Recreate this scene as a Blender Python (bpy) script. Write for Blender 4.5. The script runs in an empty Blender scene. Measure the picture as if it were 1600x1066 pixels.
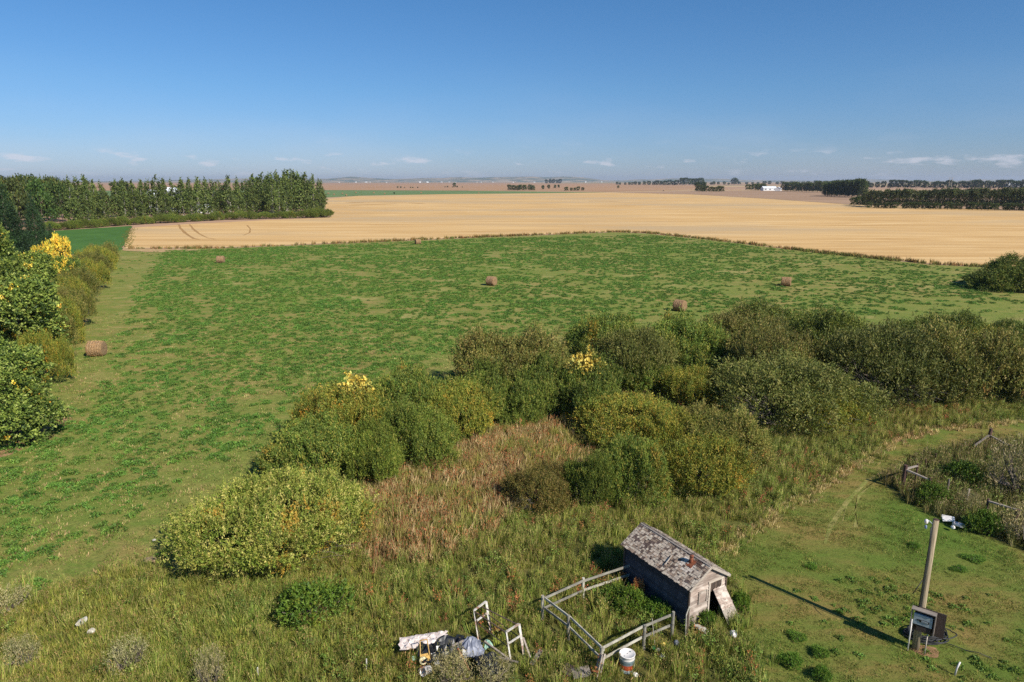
import bpy, bmesh, math, random
import numpy as np
from mathutils import Vector, Matrix, Euler

R = math.radians
S = bpy.context.scene
COL = S.collection
rng = np.random.default_rng(7)
random.seed(7)

# ------------------------------------------------------------------ camera, sky, sun
H = 16.0
F = 1067.0
PITCH = math.atan(250 / F)
cam = bpy.data.objects.new('camera', bpy.data.cameras.new('camera'))
COL.objects.link(cam)
cam.location = (0, 0, H)
cam.rotation_euler = (math.pi / 2 - PITCH, 0, 0)
cam.data.lens = 24.0
cam.data.sensor_width = 36.0
cam.data.clip_start = 0.1
cam.data.clip_end = 60000
S.camera = cam

SUN_EL, SUN_AZ = 38.5, 136.2            # azimuth clockwise from +Y
world = bpy.data.worlds.new('World')
S.world = world
world.use_nodes = True
wn, wl = world.node_tree.nodes, world.node_tree.links
wn.clear()
sky = wn.new('ShaderNodeTexSky')
sky.sky_type = 'NISHITA'
sky.sun_disc = False
sky.sun_elevation = R(SUN_EL)
sky.sun_rotation = R(SUN_AZ)
sky.altitude = 600
sky.air_density = 1.0
sky.dust_density = 0.4
sky.ozone_density = 2.5
tc = wn.new('ShaderNodeTexCoord')
sx = wn.new('ShaderNodeSeparateXYZ')
wl.new(tc.outputs['Generated'], sx.inputs[0])


def wmath(op, a, b=None, c=None):
    n = wn.new('ShaderNodeMath')
    n.operation = op
    for i, v in enumerate((a, b, c)):
        if v is None:
            continue
        if isinstance(v, (int, float)):
            n.inputs[i].default_value = v
        else:
            wl.new(v, n.inputs[i])
    return n.outputs[0]


az = wmath('ARCTAN2', sx.outputs[0], sx.outputs[1])
el = sx.outputs[2]
cv = wn.new('ShaderNodeCombineXYZ')
wl.new(az, cv.inputs[0])
wl.new(wmath('MULTIPLY', el, 3.6), cv.inputs[1])
cn = wn.new('ShaderNodeTexNoise')
cn.inputs['Scale'].default_value = 17.0
cn.inputs['Detail'].default_value = 6.0
cn.inputs['Roughness'].default_value = 0.55
wl.new(cv.outputs[0], cn.inputs['Vector'])


def wramp(v, pts):
    n = wn.new('ShaderNodeValToRGB')
    e = n.color_ramp.elements
    while len(e) > 1:
        e.remove(e[-1])
    e[0].position = pts[0][0]
    e[0].color = (pts[0][1],) * 3 + (1,)
    for p, c in pts[1:]:
        q = e.new(p)
        q.color = (c, c, c, 1)
    wl.new(v, n.inputs[0])
    return n.outputs[0]


band = wramp(el, [(0.0, 0.2), (0.014, 0.5), (0.022, 1.0), (0.032, 0.9), (0.040, 0.12), (0.07, 0.0)])
puff = wramp(cn.outputs[0], [(0.0, 0.0), (0.57, 0.0), (0.66, 1.0)])
cn2 = wn.new('ShaderNodeTexNoise')
cn2.inputs['Scale'].default_value = 3.5
cn2.inputs['Detail'].default_value = 5.0
wl.new(cv.outputs[0], cn2.inputs['Vector'])
veil = wramp(cn2.outputs[0], [(0.0, 0.0), (0.45, 0.0), (0.75, 1.0)])
veilband = wramp(el, [(0.0, 0.6), (0.04, 0.8), (0.09, 0.35), (0.16, 0.0)])
cf = wmath('ADD', wmath('MULTIPLY', wmath('MULTIPLY', band, puff), 0.50), wmath('MULTIPLY', wmath('MULTIPLY', veil, veilband), 0.16))
# colour grade of the whole sky: the camera's saturated blue
gr = wn.new('ShaderNodeMixRGB')
gr.blend_type = 'MULTIPLY'
gr.inputs[0].default_value = 1.0
wl.new(sky.outputs[0], gr.inputs[1])
SKY_TINT = (0.62, 0.84, 1.12, 1)
tr1 = wn.new('ShaderNodeValToRGB')
e_ = tr1.color_ramp.elements
e_[0].position = 0.0
e_[0].color = (0.54, 0.63, 0.90, 1)
e_[1].position = 0.45
e_[1].color = (0.31, 0.76, 1.0, 1)
q_ = e_.new(0.12)
q_.color = (0.45, 0.70, 0.92, 1)
wl.new(el, tr1.inputs[0])
tr2 = wn.new('ShaderNodeMixRGB')
tr2.blend_type = 'MULTIPLY'
tr2.inputs[0].default_value = 1.0
tr2.inputs[2].default_value = (1.10, 1.10, 1.16, 1)
wl.new(tr1.outputs[0], tr2.inputs[1])
wl.new(tr2.outputs[0], gr.inputs[2])
mx = wn.new('ShaderNodeMixRGB')
wl.new(cf, mx.inputs[0])
wl.new(gr.outputs[0], mx.inputs[1])
mx.inputs[2].default_value = (8.2, 8.0, 8.9, 1)
bg = wn.new('ShaderNodeBackground')
bg.inputs['Strength'].default_value = 0.074
wl.new(mx.outputs[0], bg.inputs['Color'])
wo = wn.new('ShaderNodeOutputWorld')
wl.new(bg.outputs[0], wo.inputs['Surface'])

sun = bpy.data.objects.new('sun', bpy.data.lights.new('sun', 'SUN'))
COL.objects.link(sun)
sun.data.energy = 5.0
sun.data.angle = R(0.5)
sun.data.color = (1.0, 0.94, 0.85)
sd = Vector((math.sin(R(SUN_AZ)) * math.cos(R(SUN_EL)), math.cos(R(SUN_AZ)) * math.cos(R(SUN_EL)), math.sin(R(SUN_EL))))
sun.rotation_euler = sd.to_track_quat('Z', 'Y').to_euler()

S.view_settings.view_transform = 'Standard'
S.view_settings.look = 'None'
S.view_settings.exposure = 0.35
S.view_settings.gamma = 1.0
S.view_settings.use_curve_mapping = False
S.render.engine = 'CYCLES'
S.cycles.max_bounces = 5
S.cycles.diffuse_bounces = 2
S.cycles.transmission_bounces = 3
S.cycles.volume_bounces = 0
S.cycles.use_denoising = False


# ------------------------------------------------------------------ measuring helpers
def at(x, y, z=0.0):
    """place on the plane at height z seen at (x, y) of the survey photo"""
    u = (x - 800) / F
    v = (533 - y) / F
    dy = math.cos(PITCH) + v * math.sin(PITCH)
    dz = -math.sin(PITCH) + v * math.cos(PITCH)
    t = (z - H) / dz
    return Vector((u * t, dy * t, z))


def depth(p):
    return p[1] * math.cos(PITCH) + (H - p[2]) * math.sin(PITCH)


def zat(p, y):
    """height above p whose row is y"""
    v = (533 - y) / F
    t = p[1] / (math.cos(PITCH) + v * math.sin(PITCH))
    return H + t * (-math.sin(PITCH) + v * math.cos(PITCH))


def lin(r, g, b, k=1.0):
    f = lambda c: (c / 255 / 12.92 if c / 255 < 0.04045 else ((c / 255 + 0.055) / 1.055) ** 2.4) * k
    return (f(r), f(g), f(b))


# ------------------------------------------------------------------ value noise
_lat = rng.random((256, 256))


def vnoise(x, y, s, o=0):
    x = np.asarray(x) / s + 31.7 * o + 100
    y = np.asarray(y) / s + 17.3 * o + 100
    xi = np.floor(x).astype(int)
    yi = np.floor(y).astype(int)
    fx = x - xi
    fy = y - yi
    fx = fx * fx * (3 - 2 * fx)
    fy = fy * fy * (3 - 2 * fy)
    L = lambda a, b: _lat[a % 256, b % 256]
    return (L(xi, yi) * (1 - fx) + L(xi + 1, yi) * fx) * (1 - fy) + (L(xi, yi + 1) * (1 - fx) + L(xi + 1, yi + 1) * fx) * fy


def inpoly(px, py, poly):
    c = np.zeros(len(px), bool)
    n = len(poly)
    for i in range(n):
        x1, y1 = poly[i][0], poly[i][1]
        x2, y2 = poly[(i + 1) % n][0], poly[(i + 1) % n][1]
        if y1 == y2:
            continue
        cond = ((y1 > py) != (y2 > py)) & (px < (x2 - x1) * (py - y1) / (y2 - y1) + x1)
        c ^= cond
    return c


# ------------------------------------------------------------------ object helpers
def tag(o, label=None, cat=None, group=None, kind=None):
    if label: o['label'] = label
    if cat: o['category'] = cat
    if group: o['group'] = group
    if kind: o['kind'] = kind
    return o


def link(name, data, parent=None):
    o = bpy.data.objects.new(name, data)
    COL.objects.link(o)
    if parent is not None:
        o.parent = parent
    return o


def empty(name, loc=(0, 0, 0), rz=0.0):
    o = bpy.data.objects.new(name, None)
    o.empty_display_size = 0.2
    COL.objects.link(o)
    o.location = loc
    o.rotation_euler = (0, 0, rz)
    return o


def kids(o):
    return [c for c in bpy.data.objects if c.parent == o]


class Tree:
    """remembers parts so copying needs no search"""
    def __init__(self, root):
        self.root = root
        self.parts = []

    def add(self, name, data):
        o = link(name, data, self.root)
        self.parts.append(o)
        return o

    def copy(self, loc, rz=0.0, scale=(1, 1, 1), color=None):
        r = self.root.copy()
        COL.objects.link(r)
        r.location = loc
        r.rotation_euler = (0, 0, rz)
        r.scale = scale
        for p in self.parts:
            q = p.copy()
            COL.objects.link(q)
            q.parent = r
            if color is not None:
                q.color = (*color, 1)
        return r


def quadmesh(name, V, cols=None, mat=None, per=4):
    """V (n, per, 3) separate faces, cols (n, 3) one colour per face"""
    n = V.shape[0]
    me = bpy.data.meshes.new(name)
    me.vertices.add(n * per)
    me.vertices.foreach_set('co', V.astype(np.float32).ravel())
    me.loops.add(n * per)
    me.loops.foreach_set('vertex_index', np.arange(n * per, dtype=np.int32))
    me.polygons.add(n)
    me.polygons.foreach_set('loop_start', np.arange(0, n * per, per, dtype=np.int32))
    me.polygons.foreach_set('loop_total', np.full(n, per, dtype=np.int32))
    if cols is not None:
        a = me.attributes.new('tint', 'FLOAT_COLOR', 'POINT')
        c = np.ones((n, per, 4), np.float32)
        c[:, :, :3] = cols[:, None, :]
        a.data.foreach_set('color', c.ravel())
    me.update(calc_edges=True)
    if mat: me.materials.append(mat)
    return me


class MB:
    """collects boxes, bars and tubes into one mesh"""
    def __init__(self):
        self.bm = bmesh.new()

    def box(self, c, s, rot=None, taper=1.0):
        M = Matrix.Translation(Vector(c)) @ (rot.to_matrix().to_4x4() if rot is not None else Matrix.Identity(4))
        vs = []
        for z in (-.5, .5):
            k = taper if z > 0 else 1.0
            for x, y in ((-.5, -.5), (.5, -.5), (.5, .5), (-.5, .5)):
                vs.append(self.bm.verts.new(M @ Vector((x * s[0] * k, y * s[1] * k, z * s[2]))))
        for f in ((3, 2, 1, 0), (4, 5, 6, 7), (0, 1, 5, 4), (1, 2, 6, 5), (2, 3, 7, 6), (3, 0, 4, 7)):
            self.bm.faces.new([vs[i] for i in f])
        return self

    def bar(self, a, b, w, h=None, up=(0, 0, 1), w2=None):
        """square bar from a to b"""
        a, b = Vector(a), Vector(b)
        h = h or w
        d = (b - a).normalized()
        s = d.cross(Vector(up))
        if s.length < 1e-4: s = d.cross(Vector((1, 0, 0)))
        s.normalize()
        u = s.cross(d)
        vs = []
        for p, k in ((a, 1), (b, (w2 or w) / w)):
            for x, y in ((-1, -1), (1, -1), (1, 1), (-1, 1)):
                vs.append(self.bm.verts.new(p + s * x * w / 2 * k + u * y * h / 2 * k))
        for f in ((3, 2, 1, 0), (4, 5, 6, 7), (0, 1, 5, 4), (1, 2, 6, 5), (2, 3, 7, 6), (3, 0, 4, 7)):
            self.bm.faces.new([vs[i] for i in f])
        return self

    def tube(self, pts, radii, n=8, cap=True):
        pts = [Vector(p) for p in pts]
        if not hasattr(radii, '__len__'): radii = [radii] * len(pts)
        rings = []
        for i, p in enumerate(pts):
            d = (pts[min(i + 1, len(pts) - 1)] - pts[max(i - 1, 0)]).normalized()
            s = d.cross(Vector((0, 0, 1)))
            if s.length < 0.05: s = Vector((1, 0, 0))
            s.normalize()
            u = s.cross(d)
            rings.append([self.bm.verts.new(p + (s * math.cos(2 * math.pi * k / n) + u * math.sin(2 * math.pi * k / n)) * radii[i]) for k in range(n)])
        for A, B in zip(rings, rings[1:]):
            for k in range(n):
                self.bm.faces.new((A[k], A[(k + 1) % n], B[(k + 1) % n], B[k]))
        if cap:
            self.bm.faces.new(rings[0])
            self.bm.faces.new(rings[-1][::-1])
        return self

    def lathe(self, prof, n=24, c=(0, 0, 0), cap=True):
        rings = [[self.bm.verts.new((c[0] + r * math.cos(2 * math.pi * k / n), c[1] + r * math.sin(2 * math.pi * k / n), c[2] + z)) for k in range(n)] for r, z in prof]
        for A, B in zip(rings, rings[1:]):
            for k in range(n):
                self.bm.faces.new((A[k], A[(k + 1) % n], B[(k + 1) % n], B[k]))
        if cap:
            self.bm.faces.new(rings[0][::-1])
            self.bm.faces.new(rings[-1])
        return self

    def prism(self, poly, off):
        """poly: list of 3-D points, off: extrusion vector"""
        off = Vector(off)
        A = [self.bm.verts.new(Vector(p)) for p in poly]
        B = [self.bm.verts.new(Vector(p) + off) for p in poly]
        self.bm.faces.new(A[::-1])
        self.bm.faces.new(B)
        for i in range(len(A)):
            j = (i + 1) % len(A)
            self.bm.faces.new((A[i], A[j], B[j], B[i]))
        return self

    def mesh(self, name, mat, smooth=False, bevel=0):
        bmesh.ops.recalc_face_normals(self.bm, faces=self.bm.faces)
        if bevel:
            bmesh.ops.bevel(self.bm, geom=list(self.bm.edges), offset=bevel, segments=1, affect='EDGES')
        me = bpy.data.meshes.new(name)
        self.bm.to_mesh(me)
        self.bm.free()
        if mat: me.materials.append(mat)
        if smooth:
            me.polygons.foreach_set('use_smooth', [True] * len(me.polygons))
        return me


# ------------------------------------------------------------------ materials
def newmat(name):
    m = bpy.data.materials.new(name)
    m.use_nodes = True
    return m, m.node_tree.nodes, m.node_tree.links, m.node_tree.nodes['Principled BSDF']


def noise(n, l, vec, scale, detail=5, rough=0.6, dist=0.0):
    t = n.new('ShaderNodeTexNoise')
    t.inputs['Scale'].default_value = scale
    t.inputs['Detail'].default_value = detail
    t.inputs['Roughness'].default_value = rough
    t.inputs['Distortion'].default_value = dist
    if vec is not None: l.new(vec, t.inputs['Vector'])
    return t.outputs[0]


def ramp(n, l, v, pts):
    r = n.new('ShaderNodeValToRGB')
    e = r.color_ramp.elements
    while len(e) > 1: e.remove(e[-1])
    e[0].position = pts[0][0]
    e[0].color = (*pts[0][1], 1)
    for p, c in pts[1:]:
        q = e.new(p)
        q.color = (*c, 1)
    l.new(v, r.inputs[0])
    return r.outputs[0]


def mixc(n, l, f, a, b, mode='MIX'):
    m = n.new('ShaderNodeMixRGB')
    m.blend_type = mode
    for i, v in enumerate((f, a, b)):
        if isinstance(v, (int, float)): m.inputs[i].default_value = v
        elif isinstance(v, tuple): m.inputs[i].default_value = (*v[:3], 1)
        else: l.new(v, m.inputs[i])
    return m.outputs[0]


def gcoord(n, l, scale=(1, 1, 1), rotz=0.0):
    g = n.new('ShaderNodeNewGeometry')
    m = n.new('ShaderNodeMapping')
    m.inputs['Scale'].default_value = scale
    m.inputs['Rotation'].default_value = (0, 0, rotz)
    l.new(g.outputs['Position'], m.inputs['Vector'])
    return m.outputs[0]


def ocoord(n, l, scale=(1, 1, 1)):
    g = n.new('ShaderNodeTexCoord')
    m = n.new('ShaderNodeMapping')
    m.inputs['Scale'].default_value = scale
    l.new(g.outputs['Object'], m.inputs['Vector'])
    return m.outputs[0]


def bump(n, l, b, h, strength, dist):
    k = n.new('ShaderNodeBump')
    k.inputs['Strength'].default_value = strength
    k.inputs['Distance'].default_value = dist
    l.new(h, k.inputs['Height'])
    l.new(k.outputs[0], b.inputs['Normal'])


def leafmat(name, trans=0.25, rough=0.55, wn_scale=0.35, spread=0.35, usecolor=True, k=1.0, hue=None):
    """leaf: tint attribute x object colour, tone shifts with where the plant stands"""
    m, n, l, b = newmat(name)
    a = n.new('ShaderNodeAttribute')
    a.attribute_name = 'tint'
    oi = n.new('ShaderNodeObjectInfo')
    c = a.outputs['Color']
    if usecolor:
        c = mixc(n, l, 1.0, c, oi.outputs['Color'], 'MULTIPLY')
    nz = noise(n, l, oi.outputs['Location'], wn_scale, 3, 0.6)
    hs = n.new('ShaderNodeHueSaturation')
    ma = n.new('ShaderNodeMapRange')
    hue = 0.035 * spread if hue is None else hue
    ma.inputs['From Min'].default_value = .25
    ma.inputs['From Max'].default_value = .75
    ma.inputs['To Min'].default_value = 0.5 - hue
    ma.inputs['To Max'].default_value = 0.5 + hue * .45
    l.new(nz, ma.inputs['Value'])
    l.new(ma.outputs[0], hs.inputs['Hue'])
    mv = n.new('ShaderNodeMapRange')
    mv.inputs['To Min'].default_value = (1 - spread) * k
    mv.inputs['To Max'].default_value = (1 + spread) * k
    l.new(oi.outputs['Random'], mv.inputs['Value'])
    l.new(mv.outputs[0], hs.inputs['Value'])
    l.new(c, hs.inputs['Color'])
    c = hs.outputs[0]
    l.new(c, b.inputs['Base Color'])
    b.inputs['Roughness'].default_value = rough
    b.inputs['Specular IOR Level'].default_value = 0.3
    t = n.new('ShaderNodeBsdfTranslucent')
    l.new(c, t.inputs['Color'])
    ms = n.new('ShaderNodeMixShader')
    ms.inputs[0].default_value = trans
    l.new(b.outputs[0], ms.inputs[1])
    l.new(t.outputs[0], ms.inputs[2])
    l.new(ms.outputs[0], n['Material Output'].inputs['Surface'])
    return m


def simple(name, base, dark=None, scale=6, rough=0.8, stretch=(1, 1, 1), bm=0.0, bd=0.01, metal=0.0, lo=0.35, hi=0.65, extra=None):
    m, n, l, b = newmat(name)
    v = ocoord(n, l, stretch)
    if dark is None: dark = tuple(x * 0.6 for x in base)
    f = noise(n, l, v, scale, 6, 0.65)
    c = ramp(n, l, f, [(lo, dark), (hi, base)])
    if extra:
        f2 = noise(n, l, v, scale * 0.35, 4, 0.6)
        g = ramp(n, l, f2, [(0.5, (0, 0, 0)), (0.62, (1, 1, 1))])
        c = mixc(n, l, g, c, extra)
    oi = n.new('ShaderNodeObjectInfo')
    hs = n.new('ShaderNodeHueSaturation')
    mr = n.new('ShaderNodeMapRange')
    mr.inputs['To Min'].default_value = 0.8
    mr.inputs['To Max'].default_value = 1.2
    l.new(oi.outputs['Random'], mr.inputs['Value'])
    l.new(mr.outputs[0], hs.inputs['Value'])
    l.new(c, hs.inputs['Color'])
    l.new(hs.outputs[0], b.inputs['Base Color'])
    b.inputs['Roughness'].default_value = rough
    b.inputs['Metallic'].default_value = metal
    if bm: bump(n, l, b, f, bm, bd)
    return m


M = {}
M['leaf'] = leafmat('shrub_leaves', 0.22, 0.6, 0.2, 0.10, k=1.38)
M['treeleaf'] = leafmat('tree_leaves', 0.2, 0.6, 0.2, 0.12, k=1.25)
M['grass'] = leafmat('meadow_blades', 0.25, 0.6, 0.16, 0.34, usecolor=False, k=1.38, hue=.05)
M['weedleaf'] = leafmat('weed_leaves', 0.25, 0.6, 0.15, 0.28, usecolor=False, k=1.22, hue=.025)
M['bark'] = simple('grey_bark', lin(120, 108, 95), lin(60, 50, 42), 5, 0.9, (1, 1, .3), 0.5, 0.02)
M['palebark'] = simple('pale_bark', lin(190, 185, 170), lin(95, 90, 80), 3, 0.9, (1, 1, .5), 0.3, 0.02)
M['twig'] = simple('dead_twigs', lin(150, 138, 128), lin(95, 85, 78), 5, 0.9)


# ------------------------------------------------------------------ ground
def ground_material(name, stops, s1, stops2=None, s2=None, stretch=(1, 1, 1), rotz=0.0, fine=9.0, fs=0.35, bs=0.5, bd=0.05, mixf=0.5):
    m, n, l, b = newmat(name)
    v = gcoord(n, l, stretch, rotz)
    c = ramp(n, l, noise(n, l, v, s1, 8, 0.62, 0.4), stops)
    if stops2:
        c = mixc(n, l, mixf, c, ramp(n, l, noise(n, l, v, s2, 8, 0.7), stops2))
    vf = gcoord(n, l)
    f = noise(n, l, vf, fine, 6, 0.75)
    g = ramp(n, l, f, [(0.3, (1 - fs,) * 3), (0.7, (1 + fs,) * 3)])
    c = mixc(n, l, 1.0, c, g, 'MULTIPLY')
    l.new(c, b.inputs['Base Color'])
    b.inputs['Roughness'].default_value = 0.95
    b.inputs['Specular IOR Level'].default_value = 0.1
    bump(n, l, b, f, bs, bd)
    return m


def sheet(name, poly, z, mat, jit=0.0, step=3.0):
    pts = []
    n = len(poly)
    for i in range(n):
        a, b = Vector((poly[i][0], poly[i][1])), Vector((poly[(i + 1) % n][0], poly[(i + 1) % n][1]))
        k = max(1, min(60, int((b - a).length / step)))
        for j in range(k):
            p = a.lerp(b, j / k)
            if jit:
                p = p + Vector((random.uniform(-jit, jit), random.uniform(-jit, jit)))
            pts.append(p)
    bm = bmesh.new()
    f = bm.faces.new([bm.verts.new((p.x, p.y, z)) for p in pts])
    bm.normal_update()
    if f.normal.z < 0: f.normal_flip()
    bmesh.ops.triangulate(bm, faces=[f])
    me = bpy.data.meshes.new(name)
    bm.to_mesh(me)
    bm.free()
    me.materials.append(mat)
    return tag(link(name, me), kind='structure')


def P(*a):
    return [at(x, y) for x, y in a]


# far country: the base sheet, gridded so that far triangles stay moderate
def country():
    bm = bmesh.new()
    xs = [-14000, -6000, -2500, -1000, -400, 0, 400, 1000, 2500, 6000, 14000]
    g = [[bm.verts.new((x, y, -0.03)) for x in xs] for y in xs]
    for i in range(len(xs) - 1):
        for j in range(len(xs) - 1):
            bm.faces.new((g[i][j], g[i][j + 1], g[i + 1][j + 1], g[i + 1][j]))
    me = bpy.data.meshes.new('ground')
    bm.to_mesh(me)
    bm.free()
    m, n, l, b = newmat('prairie')
    v = gcoord(n, l, (1, 2.2, 1))
    vo = n.new('ShaderNodeTexVoronoi')
    vo.inputs['Scale'].default_value = 0.0009
    vo.distance = 'CHEBYCHEV'
    l.new(v, vo.inputs['Vector'])
    sp = n.new('ShaderNodeSeparateColor')
    l.new(vo.outputs['Color'], sp.inputs[0])
    c = ramp(n, l, sp.outputs[0], [(0.0, lin(160, 132, 104)), (0.3, lin(152, 124, 98)), (0.45, lin(195, 165, 125)), (0.6, lin(140, 130, 90)), (0.75, lin(175, 140, 115)), (0.9, lin(110, 120, 75))])
    f = noise(n, l, gcoord(n, l, (1, 1, 1)), 0.02, 6)
    c = mixc(n, l, 1.0, c, ramp(n, l, f, [(0.3, (0.85,) * 3), (0.7, (1.12,) * 3)]), 'MULTIPLY')
    l.new(c, b.inputs['Base Color'])
    b.inputs['Roughness'].default_value = 0.95
    b.inputs['Specular IOR Level'].default_value = 0.05
    me.materials.append(m)
    tag(link('ground', me), kind='structure')


country()

# pasture: mown hay field, green regrowth over straw-brown
pasture_poly = [(-140, 6), (60, 6), (160, 60), (150, 100)] + [tuple(p[:2]) for p in P((1600, 426), (1540, 418), (1450, 413), (1260, 393), (1100, 374), (1010, 365), (960, 363), (760, 371), (600, 378), (345, 388), (195, 390), (100, 400))] + [(-150, 100)]


def pasture_mat():
    m, n, l, b = newmat('pasture')
    v = gcoord(n, l, (1, 1, 1))
    big = noise(n, l, v, 0.045, 7, 0.6, 0.5)
    c = ramp(n, l, big, [(0.30, lin(112, 120, 56)), (0.43, lin(130, 128, 66)), (0.56, lin(146, 128, 76)), (0.70, lin(116, 120, 58))])
    mid = noise(n, l, gcoord(n, l, (1, 1.7, 1), 0.3), 0.35, 8, 0.7, 0.3)
    g = ramp(n, l, mid, [(0.38, (0, 0, 0)), (0.60, (1, 1, 1))])
    c = mixc(n, l, g, c, lin(106, 120, 52))
    yb = ramp(n, l, noise(n, l, v, 0.12, 8, 0.7, 0.6), [(0.55, (0, 0, 0)), (0.70, (0.8,) * 3)])
    c = mixc(n, l, yb, c, lin(166, 150, 96))
    f = noise(n, l, v, 4.5, 7, 0.8)
    c = mixc(n, l, 1.0, c, ramp(n, l, f, [(0.3, (0.62,) * 3), (0.7, (1.38,) * 3)]), 'MULTIPLY')
    # the narrow mown edge by the hedge is plainer and paler
    l.new(c, b.inputs['Base Color'])
    b.inputs['Roughness'].default_value = 0.95
    b.inputs['Specular IOR Level'].default_value = 0.1
    bump(n, l, b, f, 0.8, 0.08)
    return m


sheet('pasture', pasture_poly, 0.0, pasture_mat(), 0.0)

# stubble field
stubble_poly = [tuple(p[:2]) for p in P((195, 388), (200, 370), (207, 356), (300, 350), (420, 344), (516, 340), (508, 322), (507, 312), (560, 306), (700, 303.5), (860, 301.5), (960, 301), (1080, 304), (1200, 311), (1330, 320), (1600, 330), (1900, 342), (1900, 470), (1700, 430), (1600, 424), (1540, 417), (1450, 411.5), (1260, 392), (1100, 373), (1010, 364), (960, 362), (760, 370), (600, 377), (345, 387))]


def stubble_mat():
    m, n, l, b = newmat('grain_stubble')
    v = gcoord(n, l, (0.12, 1, 1), R(-4))
    a = noise(n, l, v, 0.10, 8, 0.55, 1.6)
    c = ramp(n, l, a, [(0.32, lin(186, 148, 96)), (0.5, lin(202, 165, 112)), (0.66, lin(214, 180, 128))])
    v2 = gcoord(n, l, (0.02, 1, 1), R(-4))
    s = noise(n, l, v2, 0.9, 4, 0.5)
    c = mixc(n, l, 1.0, c, ramp(n, l, s, [(0.35, (0.92,) * 3), (0.65, (1.06,) * 3)]), 'MULTIPLY')
    big = noise(n, l, gcoord(n, l, (0.4, 1, 1)), 0.012, 5, 0.6)
    c = mixc(n, l, ramp(n, l, big, [(0.48, (0, 0, 0)), (0.60, (0.9,) * 3)]), c, lin(184, 158, 120))
    f = noise(n, l, gcoord(n, l), 2.0, 6, 0.8)
    c = mixc(n, l, 1.0, c, ramp(n, l, f, [(0.3, (0.86,) * 3), (0.7, (1.12,) * 3)]), 'MULTIPLY')
    l.new(c, b.inputs['Base Color'])
    b.inputs['Roughness'].default_value = 0.95
    b.inputs['Specular IOR Level'].default_value = 0.05
    bump(n, l, b, f, 0.4, 0.1)
    return m


sheet('stubble_field', stubble_poly, 0.03, stubble_mat(), 0.35, 4)
M['greenfield'] = ground_material('green_crop', [(0.3, lin(62, 94, 42)), (0.7, lin(78, 112, 50))], 0.15, fine=2.0, fs=0.2)
sheet('green_crop_field', [tuple(p[:2]) for p in P((-300, 392), (-300, 362), (80, 361), (206, 353), (200, 370), (189, 392), (120, 398))], 0.02, M['greenfield'], 0.3, 5)
M['fargreen'] = ground_material('far_green', [(0.3, lin(92, 112, 70)), (0.7, lin(112, 130, 78))], 0.02, fine=0.3, fs=0.15)
sheet('far_green_field', [tuple(p[:2]) for p in P((-200, 312), (-200, 299), (505, 297.5), (760, 298.5), (950, 301), (700, 303.5), (560, 306), (505, 309))], 0.05, M['fargreen'])
M['brownfield'] = ground_material('brown_field', [(0.35, lin(156, 122, 92)), (0.65, lin(174, 138, 104))], 0.01, stretch=(0.2, 1, 1), fine=0.2, fs=0.1)
sheet('brown_field', [tuple(p[:2]) for p in P((-400, 299), (-400, 286.5), (500, 286), (980, 286.5), (1110, 291), (1090, 296), (960, 299.5), (760, 298), (505, 297))], 0.10, M['brownfield'])
M['mauvefield'] = ground_material('fallow_field', [(0.35, lin(150, 122, 98)), (0.65, lin(168, 138, 110))], 0.02, stretch=(0.2, 1, 1), fine=0.25, fs=0.1)
sheet('fallow_field', [tuple(p[:2]) for p in P((960, 301), (1060, 299), (1200, 298), (1300, 300), (1420, 306), (1600, 312), (1600, 329), (1330, 319.5), (1200, 310.5), (1080, 303.5))], 0.06, M['mauvefield'])

# rough meadow, reed bed, lawn
lawn_edge = [(1700, 655), (1600, 658), (1540, 662), (1450, 672), (1390, 692), (1330, 725), (1270, 765), (1200, 808), (1150, 845), (1105, 868)]
lawn_px = lawn_edge + [(1148, 905), (1168, 945), (1158, 985), (1182, 1030), (1200, 1075), (1230, 1180), (2000, 1250), (2000, 700)]
lawn_poly = [tuple(p[:2]) for p in P(*lawn_px)]
rough_px = [(-500, 1020), (0, 925), (60, 935), (130, 905), (220, 888), (275, 900), (330, 870), (380, 800), (440, 745), (560, 690), (720, 640), (900, 600), (1100, 560), (1300, 560), (1560, 560), (1760, 560), (1760, 640)] + lawn_px[:11] + lawn_px[11:16] + [(1230, 1250), (-700, 1250)]
rough_poly = [tuple(p[:2]) for p in P(*rough_px)]
reed_poly = [tuple(p[:2]) for p in P((545, 800), (580, 768), (640, 735), (700, 700), (780, 675), (885, 660), (915, 690), (900, 735), (830, 770), (780, 815), (730, 850), (650, 885), (590, 890), (560, 860))]
corral_poly = [tuple(p[:2]) for p in P((1378, 752), (1405, 732), (1450, 712), (1510, 698), (1560, 692), (1620, 694), (1800, 700), (1800, 900), (1660, 885), (1600, 862), (1560, 846), (1500, 822), (1445, 800), (1405, 778))]
M['rough'] = ground_material('meadow_soil', [(0.35, lin(78, 84, 38)), (0.65, lin(106, 100, 54))], 0.6, fine=6, fs=0.4, bs=0.6)
sheet('meadow_ground', rough_poly, 0.008, M['rough'], 0.12, 0.8)
sheet('corral_ground', corral_poly, 0.016, M['rough'], 0.12, 0.8)
M['reedblade'] = leafmat('reed_blades', 0.25, 0.6, 0.16, 0.22, usecolor=False, k=1.5, hue=.012)
M['reedsoil'] = ground_material('marsh_soil', [(0.35, lin(96, 72, 48)), (0.65, lin(130, 98, 66))], 0.7, fine=6, fs=0.4)
sheet('reed_bed_ground', reed_poly, 0.014, M['reedsoil'], 0.2, 0.8)


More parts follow.
